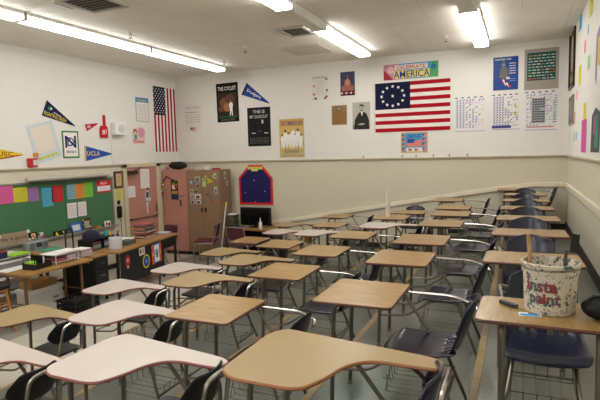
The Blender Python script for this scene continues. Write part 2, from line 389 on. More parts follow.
# ================================================================== student desks
def seat_shell(t, m, slots):
    def f(u, v):                       # u across, v front to back
        y = (u-.5)*2; x = -.23 + .46*v
        w = .222*(1-.10*v) * (1-.10*max(0, .12-v)/.12)
        z = .435 + .012*y*y + .014*(v-.5)**2 - .030*max(0, .14-v)/.14 + .02*max(0, v-.85)/.15
        return (x + .03*(y*y)*(v < .1), w*y, z)
    MB().grid(f, 14, 12, skip=(lambda i, j: slots and j in (10, 11) and i in (3,5,8,10))).build('seat', m, t, solid=.012, subsurf=1)
    def g(u, v):
        y = (u-.5)*2; z = .445 + .335*v; x = .225 + .115*v**.8
        k = .90 - .24*max(0, (v-.78)/.22)**2 - .06*(1-v)
        return (x - .045*y*y, .205*y*k, z - .03*max(0,(v-.8)/.2)*y*y)
    MB().grid(g, 14, 12, skip=(lambda i, j: slots and j in (1, 2) and i in (3, 6, 7, 10) and False or (slots and j in (0,1) and i in (3,5,8,10)))).build('backrest', m, t, solid=.012, subsurf=1)
    bk = [c for c in t.children if c.name.startswith('backrest')][0]
    for y in (-.075, .075): MB().lathe([(.009,0),(.007,.004)], M=frame_M((.262,y,.60),(0,-1,0),(-.3,0,1)), n=8).build('rivet', CHROME, bk)
def pad_seat(t, m, mb_):
    MB().prism(round2([(-.21,-.20),(.17,-.18),(.17,.18),(-.21,.20)], [.06,.05,.05,.06]), .435, .455).build('seat', m, t, bevel=.006)
    def g(u, v):
        y = (u-.5)*2; k = .88*(1-abs(2*v-1)**5*.16); z = .565+.20*v
        return (.215 + .05*v - .06*y*y, .205*y*k, z + (0 if abs(y) < .8 else (.5-v)*.12*(abs(y)-.8)/.2))
    MB().grid(g, 12, 8).build('backrest', mb_, t, solid=.014, subsurf=1)
    MB().tube(fillet([(.10,-.13,.425),(.235,-.13,.47),(.285,-.105,.735),(.29,0,.745),(.285,.105,.735),(.235,.13,.47),(.10,.13,.425)], .06), .0125).build('back_hoop', CHROME, t)
def frame(t, kind):
    r = .0145; TU = .7175
    fy = (-.19, .19)
    fx = -.53
    for y in fy:
        lg = MB().tube(fillet([(-.24, y, TU-.013), (fx+.02, y, TU-.013), (fx-.005, y, .008)], .07), r).build('leg', STEEL, t)
        MB().lathe([(.017,0),(.018,.01),(.014,.03)], c=(fx-.005, y, 0), n=10).build('glide', CHROME, lg)
    for s_ in (-1, 1):
        m = MB().tube(fillet([(-.12, s_*.14, .42), (.10, s_*.15, .42), (.26, s_*.20, .008)], .04), .011)
        lg = m.build('leg', STEEL, t)
        MB().lathe([(.016,0),(.017,.01),(.013,.028)], c=(.26, s_*.20, 0), n=10).build('glide', CHROME, lg)
    m = MB()
    m.tube(fillet([(fx+.001, fy[0], .27), (-.30, -.15, .28), (-.10, -.14, .418), (.12, -.14, .418)], .05), .010)
    m.tube(fillet([(fx+.001, fy[1], .27), (-.30, .17, .28), (-.10, .14, .418), (.12, .14, .418)], .05), .010)
    m.tube([(fx, fy[0], .27), (fx, fy[1], .27)], .009)
    m.tube([(.10,-.15,.418),(.10,.15,.418)], .009); m.tube([(-.12,-.15,.418),(-.12,.15,.418)], .009)
    m.tube([(.18,-.175,.19),(.18,.175,.19)], .008)
    m.build('frame', STEEL, t)
    if kind == 'S': kind = 'R'
    ya = .20 if kind == 'R' else .14
    MB().tube(fillet([(-.30, ya, TU-.012), (-.16, ya, TU-.012), (.06, .175, .40), (.12, .145, .40)], .04), .011).build('brace', STEEL, t)
    b = MB(); w = .0032
    for z, x0, x1 in ((.17, -.19, .17), (.25, -.21, .19)):
        b.tube([(x0,-.16,z),(x1,-.16,z),(x1,.16,z),(x0,.16,z)], w, 5, closed=True)
    for k in range(1, 5):
        y = -.16+.32*k/5; b.tube([(-.20,y,.25),(-.19,y,.17),(.17,y,.17),(.19,y,.25)], w, 5)
    for x in (-.19, .17):
        for y in (-.16, .16): b.tube([(x,y,.17),(x*.75,y*.9,.42)], w, 5)
    b.build('book_basket', STEEL, t)
    if kind == 'R':
        MB().tube(fillet([(-.16, .20, .705), (.18, .225, .695), (.31, .19, .655), (.325, .10, .645)], .07), .0095).build('arm_bar', CHROME, t)
    else:
        MB().tube(fillet([(.02, .13, .706), (.12, .14, .706), (.19, .16, .62), (.19, .15, .44), (.10, .14, .42)], .05), .0105).build('arm_support', STEEL, t)
def kidney():
    p = [(0,.06),(.0,.50),(.05,.60),(.80,.49),(.87,.46),(.865,.375),(.76,.37),(.62,.375),(.535,.345),(.475,.26),(.445,.13),(.39,.02),(.32,.0),(.08,.0)]
    r = [.06,.07,.05,.03,.03,.03,.06,.08,.08,.08,.06,.08,.08,.07]
    return round2([(a-.62, b-.30) for a, b in p], r, 4)
def desk_proto(kind, top, edge, seatm, label, ply=False):
    t = thing('student_desk', label, 'desk')
    if kind == 'S': out = round2([(-.60,-.30),(-.215,-.29),(-.215,.29),(-.60,.30)], [.035]*4)
    elif kind == 'R': out = round2([(-.62,-.29),(-.125,-.28),(-.125,.28),(-.62,.29)], [.035]*4)
    else: out = kidney()
    tb = MB().prism(out, .7195, .7355, 0, 1).build('tablet', [top, edge], t)
    cx = sum(p_[0] for p_ in out)/len(out); cy = sum(p_[1] for p_ in out)/len(out)
    MB().tube([(p_[0], p_[1], .7275) for p_ in out], .0078, 6, closed=True).build('edge_band', edge, tb)
    if kind in 'RS': seat_shell(t, seatm, True)
    else: pad_seat(t, seatm, seatm)
    frame(t, kind); return t
G1 = 'combination desks on the terraces'
protos = {}
def put(kind, var, tier, x, y, label, rz=0):
    """x = west edge of the tablet, y = its middle (for desks facing the chalkboard)"""
    key = (kind, var); first = key not in protos
    if first:
        if kind in 'RS': protos[key] = desk_proto(kind, OAK, EDGEB, NAVY, label)
        else:
            top, edge, st = {'white': (WHL, EDGER, BLACKP), 'tan': (TANL, EDGEB, BLACKP), 'wood': (TANL, EDGEW, NAVY), 'ply': (TANL, EDGEB, PLY), 'whiteply': (WHL, EDGER, PLY)}[var]
            protos[key] = desk_proto('K', top, edge, st, label)
        t = protos[key]
    else: t = dup(protos[key])
    t['label'] = label; t['group'] = G1
    if rz == 0: t.location = (x+(.60 if kind == 'R' else .62), y, TF[tier])
    else: t.location = (x, y, TF[tier])
    t.rotation_euler = (0, 0, rz); return t
J = lambda: random.uniform(-.05, .05)
W = 'white-topped tablet-arm desk '; T = 'tan-topped tablet-arm desk '; O = 'oak-topped rectangular desk '
# lowest terrace
put('K','tan',4,-4.44,3.08, T+'cut by the left edge of the photo', .0)
put('K','white',4,-4.34,4.16, W+'just right of the black crate')
put('K','white',4,-4.24,5.14, W+'in front of the teacher desk with stickers')
put('K','tan',4,-4.25,6.22, T+'closest to the maroon chair by the brown cabinet')
put('R','oak',4,-4.32,7.22, O+'nearest the white dustpan, darkest top')
put('K','whiteply',4,-4.25,8.15, W+'with plywood seat, in the back left corner of the desks')
put('K','ply',4,-4.48,9.02, T+'with plywood chair touching the far wall, below the blue and red board')
# second terrace
put('K','white',3,-3.46,2.00, W+'cut off at the lower left corner of the photo')
put('K','white',3,-3.27,3.04, W+'behind the big white desk in the left foreground')
put('K','tan',3,-3.25,4.16, T+'just behind the oak desk of the left foreground')
put('K','tan',3,-3.24,5.14, T+'with long arm, centre left, beyond the front oak desk')
put('R','oak',3,-3.26,6.20, O+'in the second terrace, left of the tan wall, with a square top')
put('K','white',3,-3.20,7.22, W+'in the middle of the far rows')
put('R','oak',3,-3.22,8.10, O+'in the second terrace, one from the far wall')
put('R','oak',3,-3.48,9.25, O+'right against the white wall strip, smallest on the left')
# third terrace
put('K','white',2,-2.26,2.02, W+'largest, in the left foreground')
put('R','oak',2,-2.19,2.95, O+'largest, left of centre, beside the big white desk')
put('R','oak',2,-2.20,4.12, O+'directly beyond the left-centre oak desk')
put('R','oak',2,-2.22,5.12, O+'fourth from the front in the third terrace')
put('R','oak',2,-2.20,6.22, O+'fifth from the front in the third terrace')
put('K','white',2,-2.12,7.12, W+'farthest right of the white ones, beneath the paper tube')
put('R','oak',2,-2.12,8.05, O+'with the white paper tube standing on it')
put('R','oak',2,-1.78,9.16, O+'turned to face the camera, blue chair back above it', PI/2)
# fourth terrace
put('K','wood',1,-1.16,2.00, T+'with wooden edge, largest desk in the centre foreground')
put('R','oak',1,-1.15,3.09, O+'large one in the centre, just beyond the wood-edged desk')
put('R','oak',1,-1.14,4.22, O+'second oak desk beyond the centre foreground desk')
put('R','oak',1,-1.13,5.16, O+'third oak desk beyond the centre foreground desk')
put('R','oak',1,-1.11,6.36, O+'fourth oak desk beyond the centre foreground desk')
put('R','oak',1,-1.11,7.36, O+'fifth oak desk beyond the centre foreground desk')
put('R','oak',1,-1.17,8.15, O+'sixth oak desk beyond the centre foreground desk')
put('R','oak',1,-1.40,9.35, O+'last of the fourth terrace, against the wall under the charts')
# top terrace, all facing the camera
for yy, l in [(2.86, 'with the paint bucket standing on it'), (4.06, 'directly behind the paint bucket desk'), (5.18, 'third along the right wall'), (6.16, 'fourth along the right wall'), (7.13, 'fifth along the right wall'), (8.10, 'sixth along the right wall'), (9.06, 'seventh along the right wall')]:
    put('S','oak',0, .13 if yy < 3 else .085, yy, O+l, PI/2)
put('R','oak',0,-.33,9.69, O+'facing left in the corner of the top terrace, farthest back')

# ================================================================== on the bucket desk
bz = TF[0]+.736
t = thing('paint_bucket', 'white plastic paint bucket spattered with colour on the nearest right desk', 'bucket', (.135, 2.50, bz))
t.scale = (.84, .84, .80)
def bucket_body():
    prof = [(.122,0),(.126,.004),(.135,.225),(.141,.227),(.141,.245),(.137,.247),(.139,.262),(.146,.264),(.146,.282),(.138,.284),(.134,.262),(.120,.012)]
    m = MB(); n = 40; rings = []
    for r, z in prof: rings.append([m.bm.verts.new((r*math.cos(2*PI*k/n), r*math.sin(2*PI*k/n), z)) for k in range(n)])
    for A, B in zip(rings, rings[1:]):
        for k in range(n): m._f([A[k], A[(k+1)%n], B[(k+1)%n], B[k]], 0)
    m._f(rings[0][::-1], 0); m._f(rings[-1], 0); return m
def splat_mat():
    m, nt, b = nodes('spattered_plastic'); L = nt.links; tc = nt.nodes.new('ShaderNodeTexCoord')
    base = None
    col = lin('#cfc6b4')
    prev = None
    for sc, lo, c, w in [(16, .585, '#4a626a', 0), (42, .61, '#2c3834', 5), (24, .63, '#4a7052', 9), (34, .655, '#8c3a34', 14), (50, .635, '#3a3f7a', 21), (60, .60, '#8a8478', 30)]:
        n = nt.nodes.new('ShaderNodeTexNoise'); n.noise_dimensions = '4D'; n.inputs['W'].default_value = w; n.inputs['Scale'].default_value = sc; n.inputs['Detail'].default_value = 2
        L.new(tc.outputs['Object'], n.inputs['Vector'])
        mr = nt.nodes.new('ShaderNodeMapRange'); mr.inputs['From Min'].default_value = lo; mr.inputs['From Max'].default_value = lo+.03; L.new(n.outputs['Fac'], mr.inputs['Value'])
        mx = nt.nodes.new('ShaderNodeMix'); mx.data_type = 'RGBA'; L.new(mr.outputs[0], mx.inputs[0]); mx.inputs[7].default_value = lin(c)
        if prev is None: mx.inputs[6].default_value = col
        else: L.new(prev, mx.inputs[6])
        prev = mx.outputs[2]
    L.new(prev, b.inputs['Base Color']); b.inputs['Roughness'].default_value = .4
    return m
SPL = splat_mat()
bucket_body().build('body', SPL, t)
def wrap_text(txt, z0, z1, a0, a1, r, cols, parent, name):
    vs, fs = text_mesh(txt)
    ax, bx = min(v[0] for v in vs), max(v[0] for v in vs); ay, by = min(v[1] for v in vs), max(v[1] for v in vs)
    m = MB(); V = []
    for v in vs:
        a = a0+(v[0]-ax)/(bx-ax)*(a1-a0); z = z0+(v[1]-ay)/(by-ay)*(z1-z0); rr = r(z)
        V.append(m.bm.verts.new((rr*math.cos(a), rr*math.sin(a), z)))
    for f in fs:
        c = sum(V[i].co.x for i in f)/len(f)
        m._f([V[i] for i in f], int((c+.15)*22) % len(cols))
    return m.build(name, cols, parent, smooth=False)
rr_ = lambda z: .1275+(z/.225)*.009+.0012
inks = [flat('#8c3a3c', .5), flat('#5b5f66', .5), flat('#7c4a58', .5)]
BOLD[0] = .035
wrap_text('insta', .13, .20, -PI/2-.98, -PI/2+.22, rr_, inks, t, 'lettering')
wrap_text('paint', .045, .125, -PI/2-.85, -PI/2+.35, rr_, [inks[0], inks[1]], t, 'lettering')
BOLD[0] = .012
MB().tube([(.147*math.cos(a), .147*math.sin(a), .255-.004*math.sin(a*2)) for a in [PI*1.02+k*PI*.96/12 for k in range(13)]], .0028, 6).build('handle', STEEL, t)
t = thing('paintbrush', 'wooden handled brush sticking up at the left of the bucket', 'brush', (.055, 2.49, bz+.013))
t.scale = (.85, .85, .93)
MB().tube([(0,.0,.0),(-.005,.0,.2),(-.012,.01,.33),(-.018,.01,.355)], [.006,.008,.013,.008], 8).build('handle', wood('brush_wood', '#b59368', '#94744a', 20, .5, 2), t)
MB().box(-.016,-.008,.06,.014,.008,.1).build('ferrule', STEEL, t)
t = thing('paintbrush', 'dark paint-stained brush leaning right in the bucket', 'brush', (.185, 2.51, bz+.013))
t.scale = (.8, .8, .93)
MB().tube([(0,0,0),(.012,.01,.22),(.018,.01,.28)], .009, 8).build('handle', flat('#5e4a38', .6), t)
MB().prism(round2([(-.02,-.01),(.02,-.01),(.02,.01),(-.02,.01)], .006), .275, .365, M=Matrix.Translation((.02,.01,0)) @ Matrix.Rotation(.12, 4, 'Y')).build('bristles', flat('#2c2a27', .9, 0, .3), t)
t = thing('box_cutter', 'dark handled cutter lying left of the paint bucket', 'tool', (-.035, 2.50, bz), -.75)
MB().prism(round2([(-.055,-.012),(.03,-.014),(.05,-.006),(.05,.01),(.03,.014),(-.055,.012)], .008), 0, .018).build('handle', flat('#2e3034', .5), t, bevel=.003)
MB().prism([(.05,-.006),(.085,-.004),(.075,.008),(.05,.008)], .007, .009).build('blade', CHROME, t)
s = Sheet(.09, .05, '#dfe7ee', .0015); s.rect(.005, .005, .085, .03, '#3a86b8'); s.rect(.04, .033, .08, .045, '#1d2a3c')
tag(s.done('card', frame_M((.01, 2.36, bz+.0008), (1,.12,0), (-.12,1,0))), 'small blue and white card in front of the paint bucket', 'card')
t = thing('bag', 'crumpled black bag at the right edge beside the paint bucket', 'bag', (.325, 2.42, bz))
MB().ball((0,0,.052), .085, 0, (.85,.8,.6), 18, 12, .14).ball((.05,.03,.04), .06, 0, (1,.8,.6), 12, 8, .1).build('body', flat('#101114', .6, 0, .3, .3, 30), t, subsurf=1)
MB().tube([(-.05,-.03,.085),(-.03,-.02,.105),(.02,-.02,.107),(.045,-.03,.085)], .006, 6).build('strap', BLACK, t)

# paper tube on the far desk
tag(MB().lathe([(.038,0),(.040,.002),(.040,.43),(.036,.43),(.036,.02)], c=(-1.97, 8.06, TF[2]+.7358), n=20).build('paper_tube', flat('#ddd7c8', .7)), 'upright white paper tube standing on a far oak desk', 'tube')

# ================================================================== far wall papers and flags
REDF, NAVF = '#a81220', '#1a1c38'
# colonial flag with ring of stars
w, h = 1.46, .97
t = thing('flag', 'large thirteen-star flag with a ring of stars on the far wall', 'flag', (-1.95, YN, 2.64))
s = Sheet(w, h, '#e9e2da', .004, rough=.85)
for k in range(0, 13, 2):
    s.rect(0, h-(k+1)*h/13, w, h-k*h/13, REDF, .0046)
s.rect(0, h-h*7/13, .70, h, NAVF, .0052)
for k in range(12):
    a = 2*PI*k/12; s.star(.355+.225*math.cos(a), h-.265+.19*math.sin(a), .035, '#f4f1ea', a, .0058)
s.star(.355, h-.265, .035, '#f4f1ea', 0, .0058)
o = s.done('cloth', rot2(frame_M((-.735, -.004, .0), (1,0,0), (0,0,1)), .0), t)
MB().box(-.765, -.008, -.01, -.735, -.002, .98).build('hem', flat('#d9d2c4', .8), t)
# hanging national flag, left wall
w, h = .78, 1.48
s = Sheet(w, h, '#e9e4de', .004, rough=.85)
for k in range(0, 13, 2): s.rect(w-(k+1)*w/13, 0, w-k*w/13, h, REDF, .0046)
s.rect(0, h-.64, w*7/13, h, NAVF, .0052)
for i in range(9):
    n = 6 if i % 2 == 0 else 5
    for j in range(n): s.star(.42*(i+.5)/9, h-.64*((j+.5) if n == 6 else (j+1))/6, .022, '#f2efe9', 0, .0058)
tag(s.done('flag', on_left(9.19, 2.37)), 'long striped flag hung vertically on the left wall by the corner', 'flag')
# celebrate banner
s = Sheet(1.06, .30, '#5aa3cf', .003); s.poly([(0,0),(.5,0),(.3,.3),(0,.3)], '#c68ba6'); s.poly([(0,.0),(.2,0),(0,.2)], '#a82f3c'); s.disc(.14,.19,.07,'#e7b6b2'); s.poly([(.85,0),(1.06,0),(1.06,.3),(.95,.3)], '#56a66c'); s.disc(.97,.2,.05,'#2f7fae')
s.rect(.22, .185, .86, .275, '#e9dfd4'); s.text('CELEBRATE', .26, .195, .82, .262, '#c02834')
s.rect(.2, .02, .9, .165, '#e7d56a'); s.text('AMERICA', .20, .025, .90, .16, '#23408c')
tag(s.done('banner', on_far(-2.51, 3.66)), 'colourful Celebrate America banner above the ring-of-stars flag', 'banner')
def fig(s, x, y, sc, body='#e6e4e0', skin='#8a5a40', leg=None):
    s.poly([(x-.03*sc,y),(x-.012*sc,y),(x,y+.09*sc),(x+.014*sc,y),(x+.034*sc,y),(x+.028*sc,y+.13*sc),(x+.045*sc,y+.20*sc),(x+.02*sc,y+.24*sc),(x-.02*sc,y+.24*sc),(x-.045*sc,y+.19*sc),(x-.026*sc,y+.13*sc)], body)
    s.disc(x, y+.265*sc, .02*sc, skin, 8)
s = Sheet(.58, .88, '#15120f', .003, rough=.4); s.rect(.03,.08,.55,.66,'#33281f'); s.disc(.2,.44,.12,'#77523b'); s.disc(.36,.5,.13,'#5e4231'); s.disc(.27,.33,.1,'#a36b48'); s.disc(.12,.3,.07,'#6a4a39'); fig(s,.38,.14,1.25); s.rect(.05,.09,.53,.14,'#2c5138'); s.text('THE CYCLIST', .05,.715,.53,.80,'#f1efec'); s.lines(.1,.03,.48,.07,2,'#8f8a83',.35,4)
tag(s.done('poster', on_far(-6.43, 3.01, .015)), 'dark poster titled The Cyclist with a white figure, upper left of the far wall', 'poster')
s = Sheet(.58, .86, '#1a1a1a', .003, rough=.4); s.text('THIS IS', .14,.73,.44,.80,'#cfcdcb'); s.text('MY DUGOUT', .06,.62,.52,.69,'#c2c0be'); s.rect(.36,.50,.40,.58,'#d8d6d4'); s.rect(.1,.28,.2,.30,'#b9b9b9'); s.rect(.42,.28,.52,.30,'#c0bfbd'); s.disc(.3,.33,.05,'#4f4f4f',12,.015); s.lines(.05,.05,.53,.2,5,'#5a5a58',.5,9)
tag(s.done('poster', on_far(-5.64, 2.44)), 'black poster with two lines of white capitals under the blue pennant', 'poster')
s = Sheet(.59, .84, '#cdb36d', .003, rough=.45); s.rect(.02,.02,.57,.12,'#c9b583'); s.rect(.02,.68,.57,.82,'#c79a5a'); s.text('THE COMEBACK KIDS', .03,.70,.56,.79,'#43427a')
for k in range(7): fig(s, .07+.075*k, .20+.02*(k%3), 1.1+.25*(k%2), '#eeece8', '#553a2e')
s.disc(.33,.54,.05,'#efece8'); s.lines(.12,.09,.46,.17,3,'#5b5568',.4,5); s.lines(.05,.03,.54,.06,2,'#7a6a4a',.4,6)
tag(s.done('poster', on_far(-4.85, 2.17)), 'yellow team poster titled The Comeback Kids on the far wall', 'poster')
def pennant(name, Mx, L, hgt, col, label, txt=None, tc_='#f4efe4', band=None, stripes=None, tx=(.08,.7), extra=None):
    s = Sheet(1, 1, col, .004, outline=[(0,-hgt/2),(L,-.008),(L,.008),(0,hgt/2)], rough=.85)
    if band: s.rect(0,-hgt/2,.035,hgt/2,band)
    if stripes: s.poly([(.04,-hgt/2+.03),(L*.97,-.008),(L*.9,.0),(.04,-hgt*.14)], stripes)
    if txt: s.text(txt, tx[0]*L, -hgt*.13, tx[1]*L, hgt*.16, tc_)
    if extra: extra(s)
    return tag(s.done(name, Mx), label, 'pennant')
pennant('pennant', rot2(on_far(-5.70, 3.73), -.52), .72, .29, '#2c4a93', 'blue pennant with white script on the far wall between the dark posters', 'Dodgers', band='#15182a', tx=(.12,.66))
s = Sheet(.36, .52, '#ddd9d2', .002); s.text('Declaration', .03,.46,.33,.49,'#3d3f5c'); s.lines(.09,.1,.27,.42,14,'#bdbab5',.25,3)
for x,y,c in [(.04,.3,'#c28a5a'),(.32,.43,'#b5543e'),(.04,.13,'#c13a35'),(.33,.2,'#a83b53'),(.05,.05,'#d8b62a'),(.08,.04,'#39406e'),(.32,.07,'#2f4c9b'),(.29,.04,'#b8343b')]: s.disc(x,y,.026,c,8)
tag(s.done('poster', on_far(-4.05, 3.36)), 'pale poster with small coloured figures round the edge', 'poster')
s = Sheet(.31, .48, '#4a4563', .003, rough=.4); s.rect(0,.0,.31,.09,'#221c26'); s.rect(.03,.09,.28,.20,'#a4655a'); s.rect(.09,.2,.22,.27,'#b87768'); s.disc(.155,.28,.055,'#c58a78',14); s.rect(.148,.33,.162,.40,'#c58a78')
for k in range(6): s.disc(.03+.05*k,.05,.022,'#b0343a' if k%2 else '#e5ddd8',8)
tag(s.done('poster', on_far(-3.42, 3.42)), 'small dusk poster of a domed building on the far wall', 'poster')
s = Sheet(.33, .40, '#97734c', .003); s.rect(.1,.28,.22,.38,'#6f6350'); s.rect(.12,.3,.2,.36,'#8f8a78'); s.lines(.03,.03,.3,.27,7,'#86633e',.5,2)
tag(s.done('poster', on_far(-3.62, 2.83)), 'plain brown poster left of the black and white portrait', 'poster')
s = Sheet(.37, .55, '#b4b1a6', .003); s.rect(.0,0,.37,.10,'#8f8d84'); s.poly([(.03,.0),(.05,.2),(.13,.33),(.17,.36),(.23,.36),(.30,.31),(.35,.18),(.35,0)],'#2f2e2b'); s.poly([(.17,.36),(.2,.26),(.23,.36)],'#d9d6cc'); s.disc(.195,.43,.047,'#a8a397',14,.06); s.poly([(.145,.45),(.15,.49),(.2,.51),(.245,.48),(.245,.44),(.23,.47),(.17,.475)],'#24231f'); s.poly([(.16,.40),(.19,.36),(.23,.40),(.2,.385)],'#34322d'); s.poly([(.1,.10),(.2,.13),(.28,.11),(.2,.08)],'#a8a397')
tag(s.done('poster', on_far(-3.17, 2.72, -.01)), 'black and white portrait of a seated person in a dark suit', 'poster')
s = Sheet(.52, .40, '#c8ae5c', .003); s.rect(.02,.02,.5,.38,'#4f93c6'); s.rect(.1,.02,.42,.10,'#d9e0cf'); s.poly([(.12,.12),(.40,.12),(.42,.27),(.28,.22),(.12,.19)],'#d9837a'); s.rect(.13,.19,.26,.27,'#3c4e96'); s.text('FLAG OF THE', .15,.335,.37,.36,'#22356b'); s.text('UNITED STATES', .13,.295,.39,.325,'#22356b')
for k in range(4):
    for x in (.03,.43): s.rect(x,.03+.09*k,x+.06,.09+.09*k,'#e08f78'); s.rect(x,.06+.09*k,x+.03,.09+.09*k,'#38447e')
for k in range(2): s.rect(.15+.12*k,.03,.22+.12*k,.08,'#e08f78'); s.rect(.15+.12*k,.055,.185+.12*k,.08,'#38447e')
tag(s.done('poster', on_far(-2.17, 2.22)), 'small bright poster of flags and a map beneath the ring-of-stars flag', 'poster')
def chart(w, h, seed, ink, accents, dense):
    rnd = random.Random(seed); s = Sheet(w, h, '#e4e1de', .003)
    for k in range(5): s.rect(.03+.11*k*w/.6, h-.045, .03+.11*k*w/.6+.05, h-.025, '#565b70')
    z1 = s.lay(); z2 = s.lay()
    for r in range(12):
        y = h-.09-r*(h-.16)/12
        for c in range(9):
            x = .05+c*(w-.1)/9
            if rnd.random() < dense[c]:
                s.poly([(x,y-.016),(x+.012,y-.016),(x+.040,y+.012),(x+.040,y+.022),(x+.026,y+.022)], ink, z1)
            elif rnd.random() < .5: s.rect(x,y-.008,x+.036,y+.004, accents[rnd.randrange(len(accents))], z2)
    zl = s.lay()
    for c in range(10): x = .045+c*(w-.1)/9; s.rect(x,.06,x+.002,h-.06,'#b9bac8',zl)
    s.rect(.03,.03,w-.03,.045,'#b9a7b5'); return s
s = chart(.61,.70,1,'#3f4494',['#d98a8a','#9a9cc0','#c7c4cf'],[1,1,1,.6,.6,.6,.2,.1,.1])
tag(s.done('wall_chart', on_far(-1.17, 2.56)), 'handwritten white chart in blue ink, leftmost of the three charts', 'chart')
s = chart(.53,.70,2,'#2f3388',['#8fae3c','#7a8a9a','#b94a4a'],[1,1,1,1,.7,.5,.3,.0,.1]); s.rect(.41,.44,.44,.5,'#a9c02e'); s.rect(.41,.28,.44,.35,'#a9c02e'); s.rect(.03,.06,.36,.11,'#4b4a8a')
tag(s.done('wall_chart', on_far(-.515, 2.57)), 'handwritten white chart with yellow-green marks, middle of the three charts', 'chart')
s = chart(.58,.74,3,'#6f78a0',['#b98f9e','#8fae9e','#a7a7b7'],[.7,.6,.5,.2,.2,.5,.5,.3,.3]); s.rect(.14,.16,.36,.60,'#b3b6bd')
for r in range(10):
    for c in range(5):
        if rnd_ok := not (r in (5,) and c > 2): s.poly([(.15+.042*c,.17+.043*r),(.183+.042*c,.182+.043*r),(.183+.042*c,.207+.043*r),(.15+.042*c,.195+.043*r)],'#2c3038', s.th+.006)
s.rect(.06,.08,.5,.10,'#c97a7a'); s.lines(.50,.15,.55,.65,12,'#6f9a8c',.4,8)
tag(s.done('wall_chart', on_far(.04, 2.54)), 'handwritten chart with a dark grid in the middle, rightmost of the three', 'chart')
s = Sheet(.42, .60, '#2c4a8f', .003, rough=.35); s.rect(.0,.0,.42,.01,'#c9c4b8'); s.text('UNITED WE', .03,.54,.3,.57,'#e8e6e0'); s.poly([(.10,.24),(.13,.42),(.18,.45),(.24,.40),(.26,.26),(.2,.2)],'#6d6a68'); s.disc(.175,.47,.035,'#8a8178'); s.rect(.145,.48,.205,.53,'#5e6472')
for k in range(5): s.poly([(.13+.028*k,.22-.03*k),(.15+.028*k,.235-.03*k),(.20+.028*k,.12-.03*k*.5),(.18+.028*k,.10-.03*k*.5)], '#b3303a' if k%2==0 else '#e9e4de')
s.lines(.27,.28,.38,.5,5,'#d9d8e0',.35,4); s.lines(.28,.15,.38,.22,2,'#8fa0cc',.35,4); s.rect(.22,.2,.28,.24,'#d7cfc0')
tag(s.done('poster', on_far(-.47, 3.31)), 'blue poster of a figure with red and white stripes, above the charts', 'poster')
s = Sheet(.55, .71, '#a39a90', .003); s.rect(.045,.16,.50,.645,'#1f5a50'); z = s.lay(); rn = random.Random(5)
for r in range(9):
    x = .065
    while x < .47:
        L = rn.uniform(.03,.07); s.rect(x,.185+.05*r,min(x+L,.485),.20+.05*r,['#d8d5cf','#c9c6bf','#d2603a','#d9923a','#b7c4c4'][rn.choice([0,0,1,1,4,2,3])],z); x += L+.02
tag(s.done('poster', on_far(.05, 3.29)), 'grey-bordered dark green lettered chart, highest on the right of the far wall', 'chart')
# creed lettering painted straight on the wall (sheet of thin clear-edged card)
s = Sheet(.50, .66, '#dedad3', .001); s.text('THE PLEDGE', .05,.55,.45,.59,'#b08a86'); s.lines(.04,.44,.40,.48,1,'#8e93b0',.5,3); s.lines(.03,.20,.46,.42,4,'#b9a3a6',.25,4); s.rect(.16,.02,.32,.11,'#d9b3ad'); s.rect(.16,.065,.235,.11,'#36406e'); s.rect(.235,.08,.32,.095,'#c46a66'); s.rect(.16,.03,.32,.045,'#c46a66')
tag(s.done('pledge_sheet', on_far(-7.36, 2.82, .01)), 'faint lettered sheet with a tiny flag, in the corner of the far wall', 'paper')
# red-edged navy board
s = Sheet(1, 1, '#d2232b', .012, outline=[(0,0),(.86,0),(.86,.60),(.60,.90),(.27,.90),(0,.62)], rough=.6)
s.poly([(.05,.05),(.81,.05),(.81,.585),(.575,.85),(.295,.85),(.05,.60)], '#28235a'); s.rect(.24,.80,.62,.86,'#c9c65c'); s.rect(.33,.76,.5,.80,'#d4cf7a')
for x,y in [(.39,.55),(.16,.27),(.66,.3),(.41,.07)]: s.disc(x,y,.012,'#d8d6e2',8)
tag(s.done('notice_board', on_far(-5.91, 1.12)), 'navy notice board with cut corners and bright red border', 'notice board')
for i, x in enumerate([-2.95, -2.15, -1.88, -1.55, -1.25, -.92]):
    o = MB().tube(fillet([(x, YN-.001, 2.15), (x, YN-.03, 2.16), (x+.015, YN-.045, 2.135), (x+.02, YN-.04, 2.185)], .01), .006, 6).build('rail_hook', flat('#3d372e', .4, .5))
    tag(o, 'small dark clip on the wall rail, ' + ['leftmost of six', 'second of six from the left', 'third of six from the left', 'fourth of six from the left', 'fifth of six from the left', 'rightmost of six, under the charts'][i], 'hook', 'clips on the wall rail')

# ================================================================== left wall
s = Sheet(1,1,'#20254a',.004,outline=[(0,-.15),(.7,-.008),(.7,.008),(0,.15)],rough=.85)
s.poly([(.03,-.13),(.66,-.01),(.60,.0),(.03,-.06)],'#22264a'); s.text('FIGHTING IRISH', .03,-.115,.50,-.045,'#d8c536', .16); s.disc(.10,.04,.035,'#3f8a57'); s.disc(.13,.05,.02,'#e4e0d8'); s.lines(.2,.0,.36,.03,1,'#dedbe4',.5,2)
tag(s.done('pennant', on_left(6.32, 3.16, -.43)), 'navy pennant with gold letters, highest on the left wall', 'pennant')
s = Sheet(.54,.66,'#c6d3d9',.002); s.rect(.055,.15,.48,.61,'#e2d6c8'); s.lines(.05,.04,.47,.11,1,'#c9c65a',.7,5)
tag(s.done('poster', on_left(6.10, 2.18, .26)), 'tilted paper with pale blue border left of the monogram sign', 'poster')
s = Sheet(.37,.50,'#2a8a62',.006); s.rect(.025,.025,.345,.475,'#b58a3e'); s.rect(.033,.033,.337,.467,'#e6e3dc'); s.text('D',.11,.22,.27,.38,'#3c4d84'); s.text('N',.06,.19,.31,.41,'#1f2b58'); s.text('IRISH',.08,.09,.29,.14,'#23305e')
